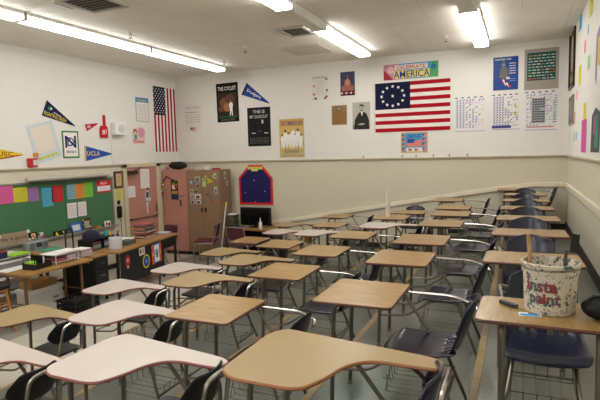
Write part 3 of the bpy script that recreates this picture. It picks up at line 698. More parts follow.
tag(s.done('wall_sign', on_left(6.645, 2.275)), 'upright green-framed white sign with a navy monogram', 'sign')
pennant('pennant', on_left(7.14, 2.355, -.02), .70, .30, '#2f55a8', 'blue pennant with gold UCLA letters beneath the foam hand', 'UCLA', '#e8c63a', band='#d8b93a', tx=(.08,.55))
pennant('pennant', on_left(7.17, 2.83, .30), .36, .15, '#b02a36', 'small red pennant left of the red foam hand', 'S', '#efe0dc', band='#efe6e0', tx=(.2,.45))
pennant('pennant', on_left(5.16, 2.37, -.02), .68, .26, '#d8c22e', 'yellow pennant with red edge at the left edge of the photo', 'USC', '#a8262f', band='#a8262f', tx=(.35,.75), extra=lambda s: s.poly([(0,-.13),(.68,-.01),(.60,-.008),(0,-.105)], '#a8262f'))
s = Sheet(1,1,'#bd2530',.02,outline=round2([(0,0),(.20,0),(.21,.12),(.20,.22),(.155,.24),(.155,.44),(.125,.46),(.095,.44),(.095,.24),(.03,.24),(0,.20),(-.01,.1)],.02,3)); s.text('#1',.05,.06,.16,.17,'#eae6e2')
tag(s.done('foam_finger', on_left(7.55, 2.66)), 'red foam hand with one raised finger on the left wall', 'foam hand')
t = thing('wall_speaker', 'white wall speaker box beside the red foam hand', 'speaker', (XW, 8.0, 2.72))
MB().box(.001,-.15,0,.12,.15,.25).build('cabinet', WHITE, t, bevel=.01)
MB().lathe([(.085,0),(.085,.006),(.07,.008)], M=frame_M((.12,.03,.13),(0,1,0),(0,0,1)), n=20).build('grille', flat('#c8cdc8', .6), t)
s = Sheet(.41,.52,'#a9a8b0',.003); s.rect(.02,.02,.39,.42,'#e4e0da'); s.rect(.0,.42,.41,.52,'#4b82b0'); s.text('Preamble',.06,.44,.35,.49,'#e0c33c'); s.lines(.05,.05,.36,.39,11,'#a7a4a8',.25,7)
tag(s.done('poster', on_left(8.61, 3.03, 0)), 'white text poster with blue heading left of the hanging flag', 'poster')
s = Sheet(1,1,'#dfc0c0',.003,outline=round2([(.02,0),(.38,0),(.40,.1),(.43,.25),(.38,.35),(.25,.37),(.15,.34),(.05,.33),(0,.2),(.03,.1)],.03,3)); s.disc(.29,.24,.11,'#d394a6'); s.disc(.10,.26,.055,'#7a4a2a'); s.disc(.10,.24,.035,'#e6b58c'); s.rect(.07,.1,.15,.2,'#3f9a6a'); s.text('Fitness',.04,.02,.37,.09,'#d03a2a')
tag(s.done('wall_sticker', on_left(8.45, 2.55)), 'small cut-out sticker with red word below the text poster', 'sticker')
t = thing('fire_alarm', 'small red fire alarm box above the chalkboard', 'alarm', (XW, 5.99, 2.14))
MB().box(.001,-.085,0,.06,.085,.15).build('box', flat('#b51f24', .4), t, bevel=.008)
MB().box(.06,-.01,.03,.066,.07,.12).build('strobe', flat('#d8c9c4', .3), t)
tag(MB().box(XW+.002,6.03,2.31,XW+.02,6.13,2.38).build('wall_plate', flat('#c98a3a', .5), bevel=.003), 'tiny orange plate above the red fire alarm', 'plate')
# chalkboard
t = thing('chalkboard', 'long green chalkboard with metal frame along the left wall', 'chalkboard', (XW, 6.2, .90))
MB().box(.001,-2.7,.0,.02,1.58,.96).build('surface', flat('#45724f', .6, 0, .12, .3, 3), t)
MB().box(.001,-2.7,.96,.03,1.58,.985).box(.001,1.56,-.02,.03,1.6,.985).build('rim', flat('#9a9a92', .4, .5), t)
MB().box(.001,-2.7,-.03,.11,1.60,-.012).box(.10,-2.7,-.012,.11,1.60,.012).build('chalk_tray', flat('#a7a69c', .4, .6), t)
MB().box(.0205,.40,.0,.0225,.42,.96).build('seam', flat('#3a6143', .6), t)
t = thing('projection_screen', 'rolled-up projection screen in a pale case above the chalkboard', 'screen', (XW+.002, 6.7, 1.93))
MB().tube([(.095,-.9,0),(.095,.9,0)], .038, 14).build('case', flat('#b5b1a4', .4), t)
MB().box(.085,-.86,-.058,.105,.86,-.04).build('bottom_bar', BLACK, t)
MB().box(.032,-.8,-.01,.06,-.76,.03).box(.032,.76,-.01,.06,.8,.03).build('bracket', STEEL, t)
def lpaper(y, z, w, h, c, label, ln=True, a=0, off=.024, seed=1, name='paper_sheet', ink='#6b6a60'):
    s = Sheet(w, h, c, .0015)
    if ln: s.lines(.03, .03, w-.03, h-.03, max(3, int(h/.035)), ink, .18, seed)
    return tag(s.done(name, rot2(frame_M((XW+off, y, z), (0,1,0), (0,0,1)), a)), label, 'paper')
for y0,y1,z0,z1,c,l in [(5.33,5.60,1.57,1.852,'#d85a9a','hot pink'),(5.60,5.86,1.57,1.81,'#c9c22e','yellow'),(5.87,6.07,1.56,1.80,'#9a6aa6','purple'),(6.13,6.36,1.44,1.77,'#4fa3c4','sky blue'),(6.33,6.57,1.50,1.79,'#c1242e','red'),(6.66,6.85,1.52,1.79,'#7fa8b8','grey blue'),(6.85,7.06,1.52,1.79,'#dd8a3e','orange'),(7.06,7.27,1.52,1.80,'#7cc143','lime green')]:
    lpaper(y0, z0, y1-y0-.005, z1-z0, c, l+' sheet of paper taped along the top of the chalkboard', seed=int(y0*10))
lpaper(6.64,1.17,.21,.28,'#e4d7d9','pale printed page on the chalkboard, left one of the pair', seed=31, ink='#9a8a92')
lpaper(6.88,1.18,.20,.27,'#e2d3d6','pale printed page on the chalkboard, right one of the pair', seed=32, ink='#9a8a92')
s = Sheet(.34,.24,'#d5202c',.0015); s.rect(.0,.03,.34,.13,'#e6e0e6'); s.text('HELLO',.08,.16,.26,.215,'#f2dfe0'); s.text('my name is',.07,.06,.27,.10,'#a5bdc4')
tag(s.done('name_sticker', MD(7.38,1.58,0,.024)), 'large red and white hello name sticker at the corner of the chalkboard', 'sticker')
t = thing('framed_certificate', 'dark framed certificate beside the chalkboard', 'frame', (XW+.002, 7.98, 1.64))
MB().box(0,-.125,0,.02,-.095,.34).box(0,.095,0,.02,.125,.34).box(0,-.095,0,.02,.095,.03).box(0,-.095,.31,.02,.095,.34).build('frame', flat('#2e1c14', .4), t)
s = Sheet(.19,.28,'#b98f5c',.006); s.rect(.03,.03,.16,.25,'#cfb48a'); s.lines(.05,.06,.14,.22,6,'#8a5a3a',.3,2); s.done('certificate', frame_M((.001,-.095,.03),(0,1,0),(0,0,1)), t)
lpaper(7.87,1.37,.19,.25,'#cfc86a','yellow sheet on the wall under the framed certificate', off=.003, seed=8)
t = thing('wall_phone', 'black wall telephone with hanging cord beside the door', 'phone', (XW+.002, 7.94, 1.02))
MB().box(0,-.06,.0,.04,.06,.24).build('body', BLACK, t, bevel=.01)
MB().tube([(.06,-.03,.02),(.085,-.03,.06),(.085,-.03,.20),(.06,-.03,.24)], [.026,.018,.018,.026], 8).build('handset', BLACK, t)
MB().tube([(.05,.0,.0),(.04,.01,-.2),(.03,.02,-.42)], .006, 6).build('cord', BLACK, t)
MB().box(0,-.03,.28,.03,.03,.36).build('jack_plate', BLACK, t)

# items on the chalk tray (top of tray z = .888)
TZ = .888
def lean(y0, y1, h, base, label, cat, name, deco=None, x=XW+.113):
    s = Sheet(y1-y0, h, base, .012)
    if deco: deco(s)
    return tag(s.done(name, frame_M((x-.035, y0, TZ+.003), (0,1,0), (-.18,0,1))), label, cat)
lean(5.24,5.77,.20,'#96826c','brown burlap Life is good sign standing on the chalk tray','sign','wooden_sign', lambda s: (s.text('life is good',.05,.06,.50,.14,'#4e4136'), s.disc(.03,.17,.03,'#d8d4cc'), s.disc(.55,.18,.03,'#d8d4cc'), s.disc(.55,.03,.03,'#d8d4cc')))
lean(5.80,5.94,.15,'#1c1a1c','black framed colourful picture on the tray right of the burlap sign','picture','picture_frame', lambda s: (s.rect(.03,.03,.11,.13,'#d8c08a'), s.disc(.06,.09,.02,'#c23a6a'), s.disc(.085,.06,.018,'#2f3a8a'), s.disc(.06,.05,.015,'#e0b02a')))
lean(6.27,6.40,.10,'#141414','small black frame with yellow picture on the chalk tray, left of the pair','picture','picture_frame', lambda s: s.poly([(.03,.02),(.10,.02),(.06,.09)],'#e4d23a'))
lean(6.42,6.55,.10,'#141414','small black frame with yellow picture on the chalk tray, right of the pair','picture','picture_frame', lambda s: s.poly([(.03,.09),(.10,.06),(.06,.02)],'#e4d23a'))
lean(6.64,6.90,.19,'#3f63b0','blue framed picture with pale centre on the chalk tray','picture','picture_frame', lambda s: (s.rect(.04,.04,.22,.15,'#b9c6cf'), s.disc(.13,.09,.035,'#d9d9a0')))
lean(6.93,7.13,.24,'#4a3a34','dark flowery picture frame standing on the chalk tray','picture','picture_frame', lambda s: (s.rect(.04,.05,.16,.19,'#8a9a8a'), [s.disc(.02+.16*(k%2),.03+.045*k,.016,['#c24a5a','#d8b04a','#6aa04a'][k%3]) for k in range(5)]))
lean(7.46,7.62,.12,'#d8d4cc','small white picture block at the right end of the chalk tray','picture','picture_frame', lambda s: (s.disc(.05,.06,.03,'#a83a34'), s.rect(.09,.02,.14,.08,'#5a3a30')))
t = thing('stuffed_toy', 'small pink and white stuffed toy on the chalk tray', 'toy', (XW+.07, 6.01, TZ))
MB().ball((0,0,.04), .045, 0, (.6,1,.8)).build('body', flat('#d8c9c6', .9), t)
MB().ball((.0,.02,.095), .03, 0, (.8,1,1)).ball((0,-.01,.12),.012).ball((0,.045,.12),.012).build('head', flat('#e0dad6', .9), t)
MB().tube([(.03,-.05,.05),(.035,0,.062),(.03,.05,.05)], .012, 6).build('scarf', flat('#c8405a', .9), t)
tag(MB().ball((XW+.06, 6.16, TZ+.03), .038, 0, (.6,1.1,.75)).build('chalk_eraser', flat('#4a4c44', .9)), 'dark rounded felt eraser beside the stuffed toy', 'eraser')
for y, c, w_, l in [(7.20,'#8a2a22',.03,'dark red ball'),(7.27,'#c8641e',.028,'orange ball'),(7.335,'#d08a2a',.026,'amber ball')]:
    tag(MB().ball((XW+.07, y, TZ+w_), w_).build('ball', flat(c, .6)), l+' resting on the chalk tray', 'ball', None)

# ================================================================== teacher's side
def legs_tbl(t, pts, h, r, m, sq=True):
    for x, y in pts:
        (MB().box(x-r, y-r, 0, x+r, y+r, h) if sq else MB().tube([(x,y,0),(x,y,h)], r, 8)).build('leg', m, t)
WOODT = wood('table_wood', '#a8804c', '#8e6838', 10, .35)
# black desk with stickers
a = math.radians(8)
t = thing('teacher_desk', 'long teacher desk with wooden top and black stickered front panel', 'desk', (-6.02, 7.02, 0), a)
MB().prism(round2([(-.76,-.95),(0,-.95),(0,1.0),(-.76,1.0)], .02, 2), .72, .75).build('desk_top', WOODT, t)
MB().box(-.05,-.86,.16,-.025,.45,.72).build('front_panel', flat('#15191a', .5), t)
MB().box(-.72,.47,.53,-.02,.93,.718).build('drawer_box', flat('#1a1d1e', .45), t, bevel=.006)
for x, y in ((-.05,-.90),(-.70,-.90),(-.05,.92),(-.70,.92),(-.05,.47),(-.70,.47)):
    MB().box(x-.018,y-.018,0,x+.018,y+.018,.72).build('leg', flat('#2a2c2c', .4, .4), t)
MB().box(-.04,-.88,.03,-.03,-.86,.72).build('panel_edge', CHROME, t)
def DS(y, z, a_=0): return rot2(Matrix.Translation((-6.02, 7.02, 0)) @ Matrix.Rotation(a, 4, 'Z') @ frame_M((-.0235, y, z), (0,1,0), (0,0,1)), a_)
s = Sheet(1,1,'#9a3038',.001,outline=[(.04,0),(.10,0),(.12,.05),(.15,.1),(.14,.2),(.07,.24),(.01,.2),(0,.1),(.02,.05)]); s.disc(.07,.14,.04,'#c98a7a'); s.rect(.05,.01,.09,.05,'#d8cdb8')
tag(s.done('sticker', DS(-.74,.42)), 'red shield sticker at the left of the black desk front', 'sticker')
s = Sheet(1,1,'#d8c436',.001,outline=[(.12+.11*math.cos(2*PI*k/20), .13+.125*math.sin(2*PI*k/20)) for k in range(20)]); s.disc(.12,.13,.085,'#2c4a94',16,.1); s.disc(.12,.13,.04,'#6b86b8')
tag(s.done('sticker', DS(-.25,.30)), 'round yellow and blue sticker on the black desk front', 'sticker')
s = Sheet(.17,.13,'#ddd0c8',.001); s.rect(.02,.03,.07,.10,'#8a3a34'); s.rect(.09,.02,.15,.11,'#a9a49c'); s.disc(.05,.09,.02,'#4a3430')
tag(s.done('sticker', DS(-.33,.56,.05)), 'small white picture sticker near the top of the black desk front', 'sticker')
s = Sheet(.32,.36,'#dd5a2a',.001); s.rect(.06,.0,.27,.36,'#3f6ab8'); s.rect(.085,.025,.245,.335,'#e2e4e6'); s.disc(.165,.2,.06,'#8e9bb0'); s.rect(.14,.1,.19,.18,'#4a4f5c'); s.poly([(0,.18),(.05,.13),(.05,.23)],'#e0c02a'); s.poly([(.32,.18),(.28,.13),(.28,.23)],'#e0c02a')
tag(s.done('sticker', DS(.06,.32,.04)), 'largest sticker on the black desk front, orange and blue with a white centre', 'sticker')
# dark desk return with drawers
t = thing('desk_pedestal', 'dark wooden-topped pedestal between the folding table and teacher desk', 'desk', (-6.02, 5.80, 0), .06)
MB().box(-.60,-.10,.72,.02,.21,.75).build('desk_top', WOODT, t, bevel=.004)
MB().box(-.58,-.09,.10,.0,.20,.72).build('body', flat('#17191a', .5), t, bevel=.004)
for k in range(3):
    dr = MB().box(.0005,-.08,.13+k*.195,.012,.19,.31+k*.195).build('drawer', flat('#1f2122', .4), t, bevel=.003)
    MB().box(.012,.0,.22+k*.195,.026,.11,.235+k*.195).build('handle', STEEL, dr)
for y in (-.07,.18):
    for x in (-.55,-.04): MB().box(x-.015,y-.015,0,x+.015,y+.015,.1).build('leg', BLACK, t)
# folding table
t = thing('folding_table', 'wooden folding table crowded with trays at the left edge', 'table', (-6.25, 5.04, 0), -.02)
MB().prism(round2([(-.34,-.56),(.34,-.56),(.34,.56),(-.34,.56)], .03, 2), .722, .75).build('table_top', WOODT, t)
for y in (-.47,.45):
    for x in (-.18,.18):
        MB().box(x-.016,y-.016,0,x+.016,y+.016,.722).build('leg', flat('#6f5238', .5), t)
    MB().tube([(-.18,y,.3),(.18,y,.3)], .01).build('stretcher', flat('#6f5238', .5), t)
MB().box(-.3,-.5,.68,.3,-.48,.722).box(-.3,.48,.68,.3,.5,.722).build('apron', flat('#8e6838', .5), t)
TT = .7512
s = Sheet(.22,.40,'#e4e2de',.003); s.lines(.03,.03,.19,.37,9,'#b7b5b5',.2,4)
tag(s.done('paper_stack', frame_M((-6.56,4.49,TT),(1,.05,0),(-.05,1,0))), 'loose white papers on the near corner of the folding table', 'paper')
t = thing('desk_caddy', 'black desk organiser with lime papers near the corner of the folding table', 'organiser', (-6.2, 4.86, TT), .1)
MB().box(-.11,-.15,0,.11,.15,.012).box(-.11,-.15,.012,-.10,.15,.09).box(.10,-.15,.012,.11,.15,.07).box(-.1,-.15,.012,.1,-.14,.08).box(-.1,.14,.012,.1,.15,.08).box(-.1,-.01,.012,.1,0,.07).build('tray', BLACK, t)
MB().box(-.09,-.13,.013,.0,-.02,.10).build('note_block', flat('#9ed03a', .7), t)
MB().tube([(.05,.05,.013),(.06,.06,.15)], .005,6).tube([(.04,.08,.013),(.03,.1,.14)],.005,6).build('pens', flat('#c9c4bc', .5), t)
MB().tube(fillet([(-.1,-.14,.08),(-.1,-.14,.16),(.1,-.14,.16),(.1,-.14,.08)],.03),.006,6).build('handle', BLACK, t)
t = thing('paper_tray', 'two-tier wire letter tray heaped with white papers on the folding table', 'tray', (-6.22, 5.28, TT))
for z in (.03, .13):
    m = MB()
    m.tube([(-.13,-.20,z),(.13,-.20,z),(.13,.20,z),(-.13,.20,z)], .005, 6, closed=True)
    for k in range(6): m.tube([(-.13,-.17+.068*k,z),(.13,-.17+.068*k,z)], .003, 5)
    m.build('tray', WHITE, t)
for x in (-.13,.13):
    for y in (-.2,.2): MB().tube([(x,y,0),(x,y,.14)], .006, 6).build('post', WHITE, t)
MB().box(-.14,-.24,.137,.14,.23,.150).box(-.10,-.1,.150,.15,.20,.16).build('papers', flat('#e9e7e6', .7), t)
MB().box(-.11,-.17,.034,.11,.0,.07).build('folder', flat('#9a4a5a', .6), t)
MB().box(-.11,.02,.034,.11,.17,.10).build('box', flat('#b7aab5', .6), t)
t = thing('basket', 'pale plastic basket with red folders at the end of the folding table', 'basket', (-6.3, 5.74, .7515))
MB().prism(round2([(-.13,-.12),(.13,-.12),(.13,.10),(-.13,.10)],.02,2), 0, .085).build('body', flat('#b5a9ac', .5), t)
MB().box(-.14,-.14,.0855,.12,.11,.10).build('folder', flat('#a8404a', .6), t)
MB().box(-.10,-.13,.1005,.13,.08,.112).build('paper', WHITE, t)
t = thing('book_stand', 'black desktop shelf of books behind the white cylinder', 'shelf', (-6.55, 6.30, .752), .14)
MB().box(-.14,-.30,0,.14,-.285,.16).box(-.14,.285,0,.14,.30,.16).box(-.14,-.30,.16,.14,.30,.18).box(-.14,0,0,.14,.012,.16).box(-.14,-.285,0,.14,.285,.01).build('shelf', BLACK, t, bevel=.003)
for k in range(4):
    MB().box(-.1,-.26+.02,.012+.03*k,.11,-.04,.036+.03*k).build('papers', flat(['#8a8f94','#b0aaa4','#5a6a60','#8a4a50'][k], .6), t)
for k in range(3): MB().box(-.1,.04,.012+.035*k,.11,.25,.042+.035*k).build('papers', flat(['#6a8a7a','#b7b4b0','#7a6a8a'][k], .6), t)
t = thing('cap', 'dark navy cap lying on top of the black desktop shelf', 'cap', (-6.55, 6.18, .933))
t.scale = (1.2,1.2,1.15)
MB().lathe([(.115,0),(.118,.03),(.105,.075),(.065,.11),(.015,.122)], n=20).build('crown', flat('#1d2036', .9), t)
MB().prism(round2([(0,-.10),(.13,-.08),(.17,0),(.13,.08),(0,.10)],.05,4), 0, .012).build('peak', flat('#15172a', .9), t)
tag(MB().lathe([(.032,0),(.034,.08),(.03,.08),(.028,.006)], c=(-6.5,6.46,.933), n=14).build('cup', flat('#2f9ab0', .5)), 'small turquoise cup on the black desktop shelf', 'cup')
tag(MB().lathe([(.022,0),(.022,.05),(.006,.06)], c=(-6.47,6.53,.933), n=12).build('bottle', flat('#e0b52a', .5)), 'tiny yellow bottle beside the turquoise cup', 'bottle')
t = thing('paper_cylinder', 'white cylindrical container on the corner of the teacher desk', 'container', (-6.17, 6.33, .752))
MB().lathe([(.105,0),(.107,.003),(.107,.19),(.10,.192),(.098,.01)], n=28).build('body', flat('#d6d3d6', .6), t)
t = thing('pump_bottle', 'black pump bottle behind the white cylinder', 'bottle', (-6.52, 6.75, .752))
MB().lathe([(.035,0),(.036,.12),(.014,.16),(.012,.19)], n=14).build('body', BLACK, t)
MB().tube([(0,0,.19),(0,0,.22),(.05,0,.215)], .006, 6).build('nozzle', BLACK, t)
# stacked trays of papers on the desk
t = thing('paper_tray', 'tall letter tray full of books and coloured papers on the teacher desk', 'tray', (-6.50, 7.42, .752), .14)
m = MB()
for z in (.0,.075,.15,.225): m.box(-.15,-.2,z,.15,.2,z+.006)
m.build('shelf', flat('#77726a', .4, .4), t)
for x in (-.15,.15):
    for y in (-.2,.2): MB().tube([(x,y,0),(x,y,.23)], .005, 6).build('post', STEEL, t)
rn = random.Random(4)
for z in (.006,.081,.156,.231):
    hh = z
    for k in range(2 if z > .2 else 3):
        th = rn.uniform(.010,.018); c = ['#c9c4bf','#a04440','#c9855a','#a9adb0','#e4e1dd','#6d6a80'][rn.randrange(6)]
        ox = rn.uniform(-.02,.02); MB().box(-.13+ox,-.18+ox,hh+.0005,.14+ox,.17+ox,hh+th).build('book', flat(c, .6), t); hh += th+.0005
tag(MB().box(-.13,-.09,0,.13,.09,.035).build('book', flat('#b5b0b4', .6), M=Matrix.Translation((-6.40,7.83,.7525)) @ Matrix.Rotation(.2,4,'Z'), bevel=.003), 'grey book lying on the teacher desk right of the letter tray', 'book')
tag(MB().box(-.12,-.16,0,.12,.16,.03).build('book', flat('#b04038', .6), M=Matrix.Translation((-6.55,7.02,.7525)) @ Matrix.Rotation(.35,4,'Z'), bevel=.003), 'red book under white papers left of the letter tray', 'book')
tag(MB().box(-.12,-.14,0,.12,.14,.012).build('paper_stack', WHITE, M=Matrix.Translation((-6.54,6.98,.784)) @ Matrix.Rotation(.5,4,'Z')), 'white papers lying askew on the red book', 'paper')
tag(MB().box(-.10,-.12,0,.10,.12,.07).build('box', flat('#4a5a50', .6), M=Matrix.Translation((-6.28,6.72,.7525)) @ Matrix.Rotation(.14,4,'Z'), bevel=.004), 'dark green box of papers right of the white cylinder', 'box')
# dark cart behind the table with lime folder and radio
t = thing('cart', 'dark wooden-topped cart behind the folding table', 'cart', (-7.05, 5.66, 0))
MB().box(-.26,-.28,.78,.24,.26,.805).build('shelf', WOODT, t, bevel=.004)
MB().box(-.24,-.26,.60,.22,.24,.779).build('drawer_box', BLACK, t, bevel=.004)
legs_tbl(t, [(-.22,-.24),(.20,-.24),(-.22,.22),(.20,.22)], .6, .018, BLACK)
tag(MB().box(-.11,-.17,0,.11,.17,.012).build('folder', flat('#93d02c', .6), M=Matrix.Translation((-7.0,5.15,.8365)) @ Matrix.Rotation(.1,4,'Z')), 'lime green folder on the white drawer tower', 'folder')
tag(MB().box(-.11,-.17,0,.11,.17,.012).build('folder', flat('#4a9a7a', .6), M=Matrix.Translation((-6.94,5.70,.806)) @ Matrix.Rotation(-.1,4,'Z')), 'teal green folder on the dark cart beside the radio', 'folder')
t = thing('radio', 'silver portable radio with speakers under the chalk tray', 'radio', (-7.2, 5.64, .8055))
MB().prism(round2([(-.08,-.2),(.08,-.2),(.08,.2),(-.08,.2)], .06, 4), 0, .15).build('body', flat('#9ea3a6', .35, .5), t, bevel=.01)
for y in (-.12,.12): MB().lathe([(.055,0),(.05,.008),(.02,.004)], M=frame_M((.08,y,.07),(0,1,0),(0,0,1)), n=18).build('speaker', flat('#5c6064', .5), t)
MB().box(.08,-.05,.05,.086,.05,.12).build('display', flat('#32363a', .4), t)
MB().tube(fillet([(0,-.15,.145),(0,-.15,.175),(0,.15,.175),(0,.15,.145)],.02),.007,6).build('handle', flat('#70757a', .4), t)
# luggage trolley handles
t = thing('hand_trolley', 'black folding hand trolley with tall twin handle bars', 'trolley', (-6.92, 6.06, 0))
MB().tube(fillet([(0,-.075,.12),(0,-.075,1.09),(0,.075,1.09),(0,.075,.12)],.03),.012).build('handle', BLACK, t)
MB().box(-.15,-.16,.08,.15,.16,.14).build('base', BLACK, t, bevel=.006)
for y in (-.17,.17): MB().lathe([(.06,0),(.06,.02)], M=frame_M((-.1,y+.01,.06),(1,0,0),(0,0,1)), n=14).build('wheel', flat('#26262a', .6), t)
# white drawer unit
t = thing('drawer_unit', 'white plastic drawer tower at the left edge behind the folding table', 'drawers', (-7.14, 4.98, 0))
MB().box(-.26,-.36,.06,.20,.36,.09).box(-.26,-.36,.09,.20,-.335,.80).box(-.26,.335,.09,.20,.36,.80).box(-.26,-.36,.80,.20,.36,.835).box(-.26,-.335,.09,-.24,.335,.80).build('case', flat('#d6d5d2', .4), t, bevel=.006)
for k in range(3):
    z = .10+k*.235
    dr = MB().box(-.2,-.325,z,.20,.325,z+.205).build('drawer', flat('#9b9a98', .3), t, bevel=.01)
    MB().box(.2005,-.33,z+.175,.225,.33,z+.212).build('handle', flat('#e2e1de', .4), dr)
for x in (-.2,.16):
    for y in (-.3,.3): MB().lathe([(.025,0),(.025,.06)], c=(x,y,0), n=10).build('wheel', BLACK, t)
t = thing('toy_box', 'small dark purple patterned box on the white drawer tower', 'box', (-6.98, 4.86, .836))
MB().box(-.07,-.08,0,.07,.08,.10).build('body', flat('#2c2a52', .5), t, bevel=.005)
MB().box(-.072,-.082,.085,.072,.082,.105).build('lid', flat('#8a3a30', .5), t)
tag(MB().box(-.10,-.14,0,.10,.14,.03).build('book', flat('#c08a3a', .6), M=Matrix.Translation((-7.25,4.85,.836))), 'orange-brown book lying on the white drawer tower', 'book')
# stool
t = thing('stool', 'wooden stool with black seat at the left edge', 'stool', (-6.24, 4.26, 0))
MB().lathe([(.15,0),(.17,.012),(.17,.05),(.15,.065)], c=(0,0,.60), n=24).build('seat', BLACK, t)
OW = wood('stool_wood', '#c08840', '#a06c2c', 8, .4, 2)
MB().lathe([(.14,.57),(.14,.60)], n=20).build('apron', OW, t)
for q in range(4):
    an = PI/4+q*PI/2; MB().tube([(.11*math.cos(an),.11*math.sin(an),.58),(.19*math.cos(an),.19*math.sin(an),0)], .018, 8).build('leg', OW, t)
for z in (.2,.38):
    rr = .19-(z/.58)*.08
    for q in range(4):
        a0, a1 = PI/4+q*PI/2, PI/4+(q+1)*PI/2
        MB().tube([(rr*math.cos(a0),rr*math.sin(a0),z),(rr*math.cos(a1),rr*math.sin(a1),z)], .010, 6).build('rung', OW, t)
t = thing('backpack', 'pink and purple backpack on the floor behind the wooden stool', 'bag', (-6.72, 4.46, 0))
MB().ball((0,0,.24), .24, 0, (.6,.75,1.0), 16, 12).build('body', flat('#b52a62', .7), t)
MB().ball((.10,0,.14), .13, 0, (.5,1,1)).build('pocket', flat('#5a2a7a', .7), t)
MB().tube([(0,-.03,.46),(0,-.02,.52),(0,.02,.52),(0,.03,.46)], .008, 6).build('handle', flat('#8a2050', .7), t)
# file box under table
t = thing('storage_box', 'white cardboard storage box on the floor under the folding table', 'box', (-6.63, 5.20, 0))
MB().box(-.16,-.26,0,.14,.30,.30).build('body', flat('#dad7d0', .7), t, bevel=.004)
MB().box(-.17,-.27,.30,.15,.31,.36).build('lid', flat('#e2dfd8', .7), t, bevel=.004)
MB().box(.1405,.12,.08,.143,.22,.12).box(.1405,.12,.15,.143,.22,.19).build('label_patch', flat('#8a8d92', .6), t)
t = thing('storage_box', 'brown open cardboard box on top of the white storage box', 'box', (-6.63, 5.20, .361))
MB().box(-.14,-.22,0,.13,.22,.012).box(-.14,-.22,.012,-.13,.22,.10).box(.12,-.22,.012,.13,.22,.10).box(-.13,-.22,.012,.12,-.21,.10).box(-.13,.21,.012,.12,.22,.10).build('body', flat('#a8854e', .7), t)
# black crate
t = thing('crate', 'black plastic milk crate on the floor left of the nearest white desks', 'crate', (-5.86, 5.22, 0), .08)
m = MB(); CW, CL, CH = .17, .24, .27
m.box(-CW,-CL,0,CW,CL,.015)
for z0, z1 in ((.015,.06),(.10,.13),(.17,.20),(.235,CH)):
    m.box(-CW,-CL,z0,-CW+.012,CL,z1).box(CW-.012,-CL,z0,CW,CL,z1).box(-CW+.012,-CL,z0,CW-.012,-CL+.012,z1).box(-CW+.012,CL-.012,z0,CW-.012,CL,z1)
for k in range(7):
    y = -CL+.02+k*(2*CL-.04)/6
    m.box(CW-.014,y-.012,.015,CW-.001,y+.012,CH).box(-CW+.001,y-.012,.015,-CW+.014,y+.012,CH)
for k in range(5):
    x = -CW+.02+k*(2*CW-.04)/4
    m.box(x-.012,-CL+.001,.015,x+.012,-CL+.013,CH).box(x-.012,CL-.013,.015,x+.012,CL-.001,CH)
m.build('body', flat('#0d0e10', .5), t)
MB().box(-.14,-.2,.016,.13,.19,.23).build('contents', flat('#14121f', .8, 0, .2), t, bevel=.02)

# cabinets in the corner
CY = 9.33
def cabinet(name, label, x0, x1, m, z1, door_split, handle=True):
    t = thing(name, label, 'cabinet', ((x0+x1)/2, CY, 0)); w = (x1-x0)/2
    MB().box(-w, .012, .08, w, .48, z1).build('body', m, t, bevel=.004)
    MB().box(-w+.03, .03, 0, w-.03, .46, .08).build('plinth', flat('#2c2420', .6), t)
    if door_split:
        for s_ in (-1, 1):
            dr = MB().box(min(s_*.004, s_*(w-.01)), 0, .10, max(s_*.004, s_*(w-.01)), .011, z1-.02).build('door', m, t, bevel=.002)
            MB().box(s_*.05-.012, -.02, 1.0, s_*.05+.012, -.0005, 1.10).build('handle', flat('#3a2e26', .4, .6), dr)
    else:
        dr = MB().box(-w+.01, 0, .10, w-.01, .011, z1-.02).build('door', m, t, bevel=.002)
        MB().box(w-.20, -.015, 1.12, w-.17, -.0005, 1.26).box(w-.22,-.008,1.345,w-.10,-.0005,1.358).build('handle', flat('#5a3a30', .4, .5), dr)
    return t
cabinet('metal_cabinet', 'tall salmon pink metal cabinet in the corner', -7.58, -6.89, PINK, 1.95, False)
cabinet('metal_cabinet', 'tall brown metal cabinet covered with small photos', -6.88, -6.02, BROWNC, 1.94, True)
def on_cab(x, z, a_=0, off=.003): return rot2(frame_M((x, CY-off, z), (1,0,0), (0,0,1)), a_)
# photos, each its own
for i, (x, z, w_, h_, c, c2, l) in enumerate([(-6.82,1.63,.12,.10,'#5a86a8','#c9c0b4','blue photo at the upper left of the brown cabinet'),(-6.66,1.68,.15,.13,'#a9a6a0','#5a5048','grey photo in the top row of the brown cabinet'),(-6.64,1.55,.12,.11,'#8e95a4','#4a3c38','photo just under the grey top-row photo'),(-6.47,1.56,.12,.22,'#9aae6a','#c4cfa0','green slip of paper on the brown cabinet'),(-6.80,1.43,.09,.10,'#b5aca4','#7c5a4c','small photo, left of the lower cluster'),(-6.69,1.42,.11,.12,'#9a8a72','#3f3a30','tan photo above the lower cluster'),(-6.80,1.31,.11,.11,'#c4bfba','#6b5a58','pale photo in the middle of the cluster, left'),(-6.68,1.29,.18,.13,'#ccc7c2','#55454a','pale wide photo in the middle of the cluster, right'),(-6.80,1.19,.12,.10,'#bdb7b0','#3a2f36','lowest photo on the left of the cluster'),(-6.66,1.18,.16,.10,'#c6c0ba','#4a3a40','lowest photo on the right of the cluster'),(-6.16,1.75,.08,.13,'#c9c5c0','#6a605c','white edged photo at the top right of the brown cabinet'),(-6.16,1.42,.09,.16,'#b9bdc4','#5c6478','pale blue photo low on the right of the brown cabinet'),]):
    s = Sheet(w_-.01, h_-.01, c, .0015); s.rect(w_*.2, h_*.12, w_*.7, h_*.6, c2); s.disc(w_*.45, h_*.62, h_*.14, '#b98f78', 8)
    tag(s.done('photo', on_cab(x, z, 0, .003)), l, 'photo', 'photos on the brown cabinet')
